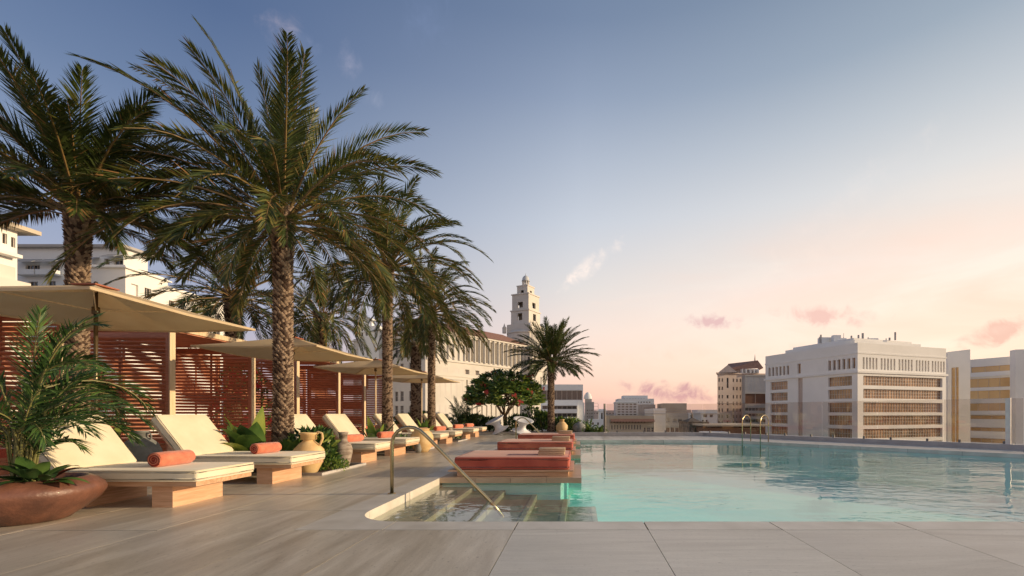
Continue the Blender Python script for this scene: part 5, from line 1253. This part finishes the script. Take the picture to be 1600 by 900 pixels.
# bell tower
TC = (gx(826, 178), 178.0); ta = R(26.6); e1 = Vector((-math.cos(ta), math.sin(ta))); e2 = Vector((math.sin(ta), math.cos(ta)))
cT = Vector(TC) + e1 * 3.9 + e2 * 3.9
t = thing('bell_tower', (cT.x, cT.y, -24), 'tiered cream bell tower with a small dome above the classical building', 'tower')
zt = lambda y: gz(y, 178) + 24
def sq(h): return [tuple(e1 * h * a + e2 * h * b_) for a, b_ in ((1, -1), (-1, -1), (-1, 1), (1, 1))]
def tier(name, h, ya, yb, op=None, depth=.6):
    P_ = sq(h); m = MB(); zb_, zt_ = zt(yb), zt(ya)
    for i in range(4):
        A_ = Vector(P_[i]); B_ = Vector(P_[(i + 1) % 4]); L = (B_ - A_).length; d = (B_ - A_) / L
        ws_ = [] if not op else [(L / 2 - op[0] / 2, L / 2 + op[0] / 2, zt(op[2]), zt(op[1]))]
        us = sorted({0, L} | {q for w_ in ws_ for q in w_[:2]}); zs = sorted({zb_, zt_} | {q for w_ in ws_ for q in w_[2:]})
        nrm_in = Vector((-d.y, d.x))
        for a in range(len(us) - 1):
            for b_ in range(len(zs) - 1):
                if ws_ and ws_[0][0] <= us[a] < ws_[0][1] and ws_[0][2] <= zs[b_] < ws_[0][3]: continue
                p = A_ + d * us[a]; q = A_ + d * us[a + 1]; m.add([(p.x, p.y, zs[b_]), (q.x, q.y, zs[b_]), (q.x, q.y, zs[b_ + 1]), (p.x, p.y, zs[b_ + 1])], [(0, 1, 2, 3)])
        for w_ in ws_:
            p = A_ + d * w_[0]; q = A_ + d * w_[1]; pi_, qi = p + nrm_in * depth, q + nrm_in * depth
            m.add([(p.x, p.y, w_[2]), (q.x, q.y, w_[2]), (q.x, q.y, w_[3]), (p.x, p.y, w_[3]), (pi_.x, pi_.y, w_[2]), (qi.x, qi.y, w_[2]), (qi.x, qi.y, w_[3]), (pi_.x, pi_.y, w_[3])], [(0, 4, 7, 3), (1, 2, 6, 5), (0, 1, 5, 4), (3, 7, 6, 2)])
    k = len(m.v); m.v.extend([(p[0], p[1], zt_) for p in P_]); m.f.append((k, k + 1, k + 2, k + 3)); m.m.append(0)
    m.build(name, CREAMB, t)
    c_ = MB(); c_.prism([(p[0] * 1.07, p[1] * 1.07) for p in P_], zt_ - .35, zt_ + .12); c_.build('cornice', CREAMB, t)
    if op:      # added dark core: the shade behind the openings is put into its colour
        MB().prism([(p[0] * .45, p[1] * .45) for p in P_], zb_ + .02, zt_ - .5).build('dark_core', mat('tower_inside_shade', (.3, .27, .23), rough=.9), t)
tier('belfry_base', 4.15, 483, 506, (2.2, 488, 499)); tier('belfry', 3.85, 457, 483, (2.4, 470, 479)); tier('upper_belfry', 2.45, 442.5, 457, (1.4, 450, 454.5))
MB().prism([(p[0] * 1.0, p[1] * 1.0) for p in sq(5.3)], zt(530), zt(505.5)).build('plinth', CREAMB, t)
MB().lathe([(7.2, zt(545)), (7.2, zt(521)), (7.5, zt(520)), (7.5, zt(519)), (6.4, zt(516)), (0, zt(515))], 24).build('drum', CREAMB, t)
for i in range(8):
    a = i * math.pi / 4 + .3; MB().tube([(1.25 * math.cos(a), 1.25 * math.sin(a), zt(442.6)), (1.25 * math.cos(a), 1.25 * math.sin(a), zt(433.5))], .2, 8).build('lantern_column', CREAMB, t)
MB().lathe([(1.6, zt(433.6)), (1.6, zt(432.6)), (1.4, zt(432.4)), (1.38, zt(430)), (1.1, zt(427)), (.6, zt(425)), (.12, zt(424)), (.08, zt(421)), (0, zt(421))], 20).build('dome', mat('pale_dome', (.56, .58, .58), rough=.6), t, True)
for a, b_ in ((1, -1), (-1, -1), (1, 1)):
    p = e1 * 6.0 * a + e2 * 6.0 * b_; MB().lathe([(.8, zt(519)), (.8, zt(511)), (.95, zt(510.5)), (.5, zt(509)), (.25, zt(506)), (0, zt(503))], 8).build('pinnacle', CREAMB, t, False, (p.x, p.y, 0))

# white apartments behind the cabanas on the left
D = 90; polyl = [(gx(24, D), D), (gx(193, D), D), (gx(193, D) + .5, D + 4.5), (gx(24, D) + .5, D + 4.5)]
AA = lambda px: along(polyl[0], polyl[1], px); wz = lambda y: gz(y, D)
wap = []
for a, b_, y0, y1, nx in ((40, 62, 414, 428, 4), (80, 93, 414, 426, 2), (145, 152, 412, 424, 2), (163, 171, 404, 416, 2), (178, 192, 406, 415, 2), (45, 59, 440, 450, 2), (74, 87, 439, 448, 2), (160, 166, 430, 440, 1)):
    wap.append((AA(a), AA(b_), wz(y1), wz(y0), nx, 1))
for y in (470, 500, 530): 
    for a in (30, 60, 90, 150, 175): wap.append((AA(a), AA(a + 10), wz(y + 12), wz(y), 2, 1))
t = building('white_apartments', polyl, -24, wz(388), WHITEC, 'white apartment building with grey awnings behind the large left palm', wins={0: wap, 1: [(1.4, 2.6, 24, 27, 1, 1), (1.4, 2.6, 18, 21, 1, 1)]}, parapet=0, cornice=[(wz(388), wz(384), .9, GREYB)])
for a, b_, y in ((34, 66, 405), (70, 99, 405), (143, 156, 402), (170, 192, 397)):
    x0, x1 = gx(a, D) - t.location.x, gx(b_, D) - t.location.x; y_ = D - t.location.y; zt2, zb2 = wz(y) + 24, wz(y + 8) + 24
    MB().add([(x0, y_, zt2), (x1, y_, zt2), (x1, y_ - 1.8, zb2), (x0, y_ - 1.8, zb2), (x0, y_, zt2 - .08), (x1, y_, zt2 - .08), (x1, y_ - 1.8, zb2 - .08), (x0, y_ - 1.8, zb2 - .08)], [(0, 3, 2, 1), (4, 5, 6, 7), (3, 7, 6, 2), (0, 4, 7, 3), (1, 2, 6, 5)]).build('awning', AWN, t)
for a, b_, y in ((36, 66, 424), (68, 96, 424), (150, 180, 418)):
    child_box(t, 'balcony', gx(a, D), gx(b_, D), D - 1.4, D - .005, wz(y + 8), wz(y), WHITEC)
t2 = simple('lower_apartment_wing', 196, 262, 86, 417, 8, WHITEB, 'sunlit white wing stepping down right of the apartments', [(205, 216, 440, 470, 1, 1, WHITEC, False), (226, 236, 440, 456, 2, 1, DARKG, False), (205, 216, 480, 500, 2, 1, DARKG, False)], skew=9.2, corn=[(417, 419, .5, None)])
simple('white_terrace_block', 232, 352, 107, 440, 10, WHITEB, 'pale stepped block seen through the fronds behind the cabanas', [(246 + i * 18, 254 + i * 18, y, y + 12, 2, 1, DARKG, False) for i in range(6) for y in (460, 490, 520)], skew=23, corn=[(440, 442, .5, None)])
# villa with overhanging roof at the left edge: its long side faces the pool
t = building('overhang_villa', [(-90, 40), (-90, 73.8), (-104, 73.8), (-104, 40)], -24, 30.1, WHITEB, 'cream building with a wide overhanging roof at the upper left edge', parapet=0,
             wins={0: [(71.9 - 40, 72.5 - 40, 27.6, 29.2, 1, 1, DARKG), (73.0 - 40, 73.55 - 40, 27.4, 29.0, 1, 1, DARKG), (60 - 40, 61.2 - 40, 27.4, 29.0, 1, 1, DARKG), (66 - 40, 67.2 - 40, 27.4, 29.0, 1, 1, DARKG)]})
child_box(t, 'roof', -108, -88.2, 38, 75.6, 30.12, 30.75, TANB)
child_box(t, 'lower_roof', -89.995, -88.4, 40, 73.2, 25.6, 26.1, WHITEB)
t = building('cream_parapet_house', [(-40, 18), (-40, 32.7), (-48, 32.7), (-48, 18)], -24, 11.4, CREAMB, 'cream rounded parapet wall above the nearest parasol at the left edge', parapet=0)
MB().prism([(-39.5 - t.location.x, 18 - t.location.y), (-39.5 - t.location.x, 33.2 - t.location.y), (-48 - t.location.x, 33.2 - t.location.y), (-48 - t.location.x, 18 - t.location.y)], .1, 10.7 + 24 - .3).build('lower_parapet', CREAMB, t)
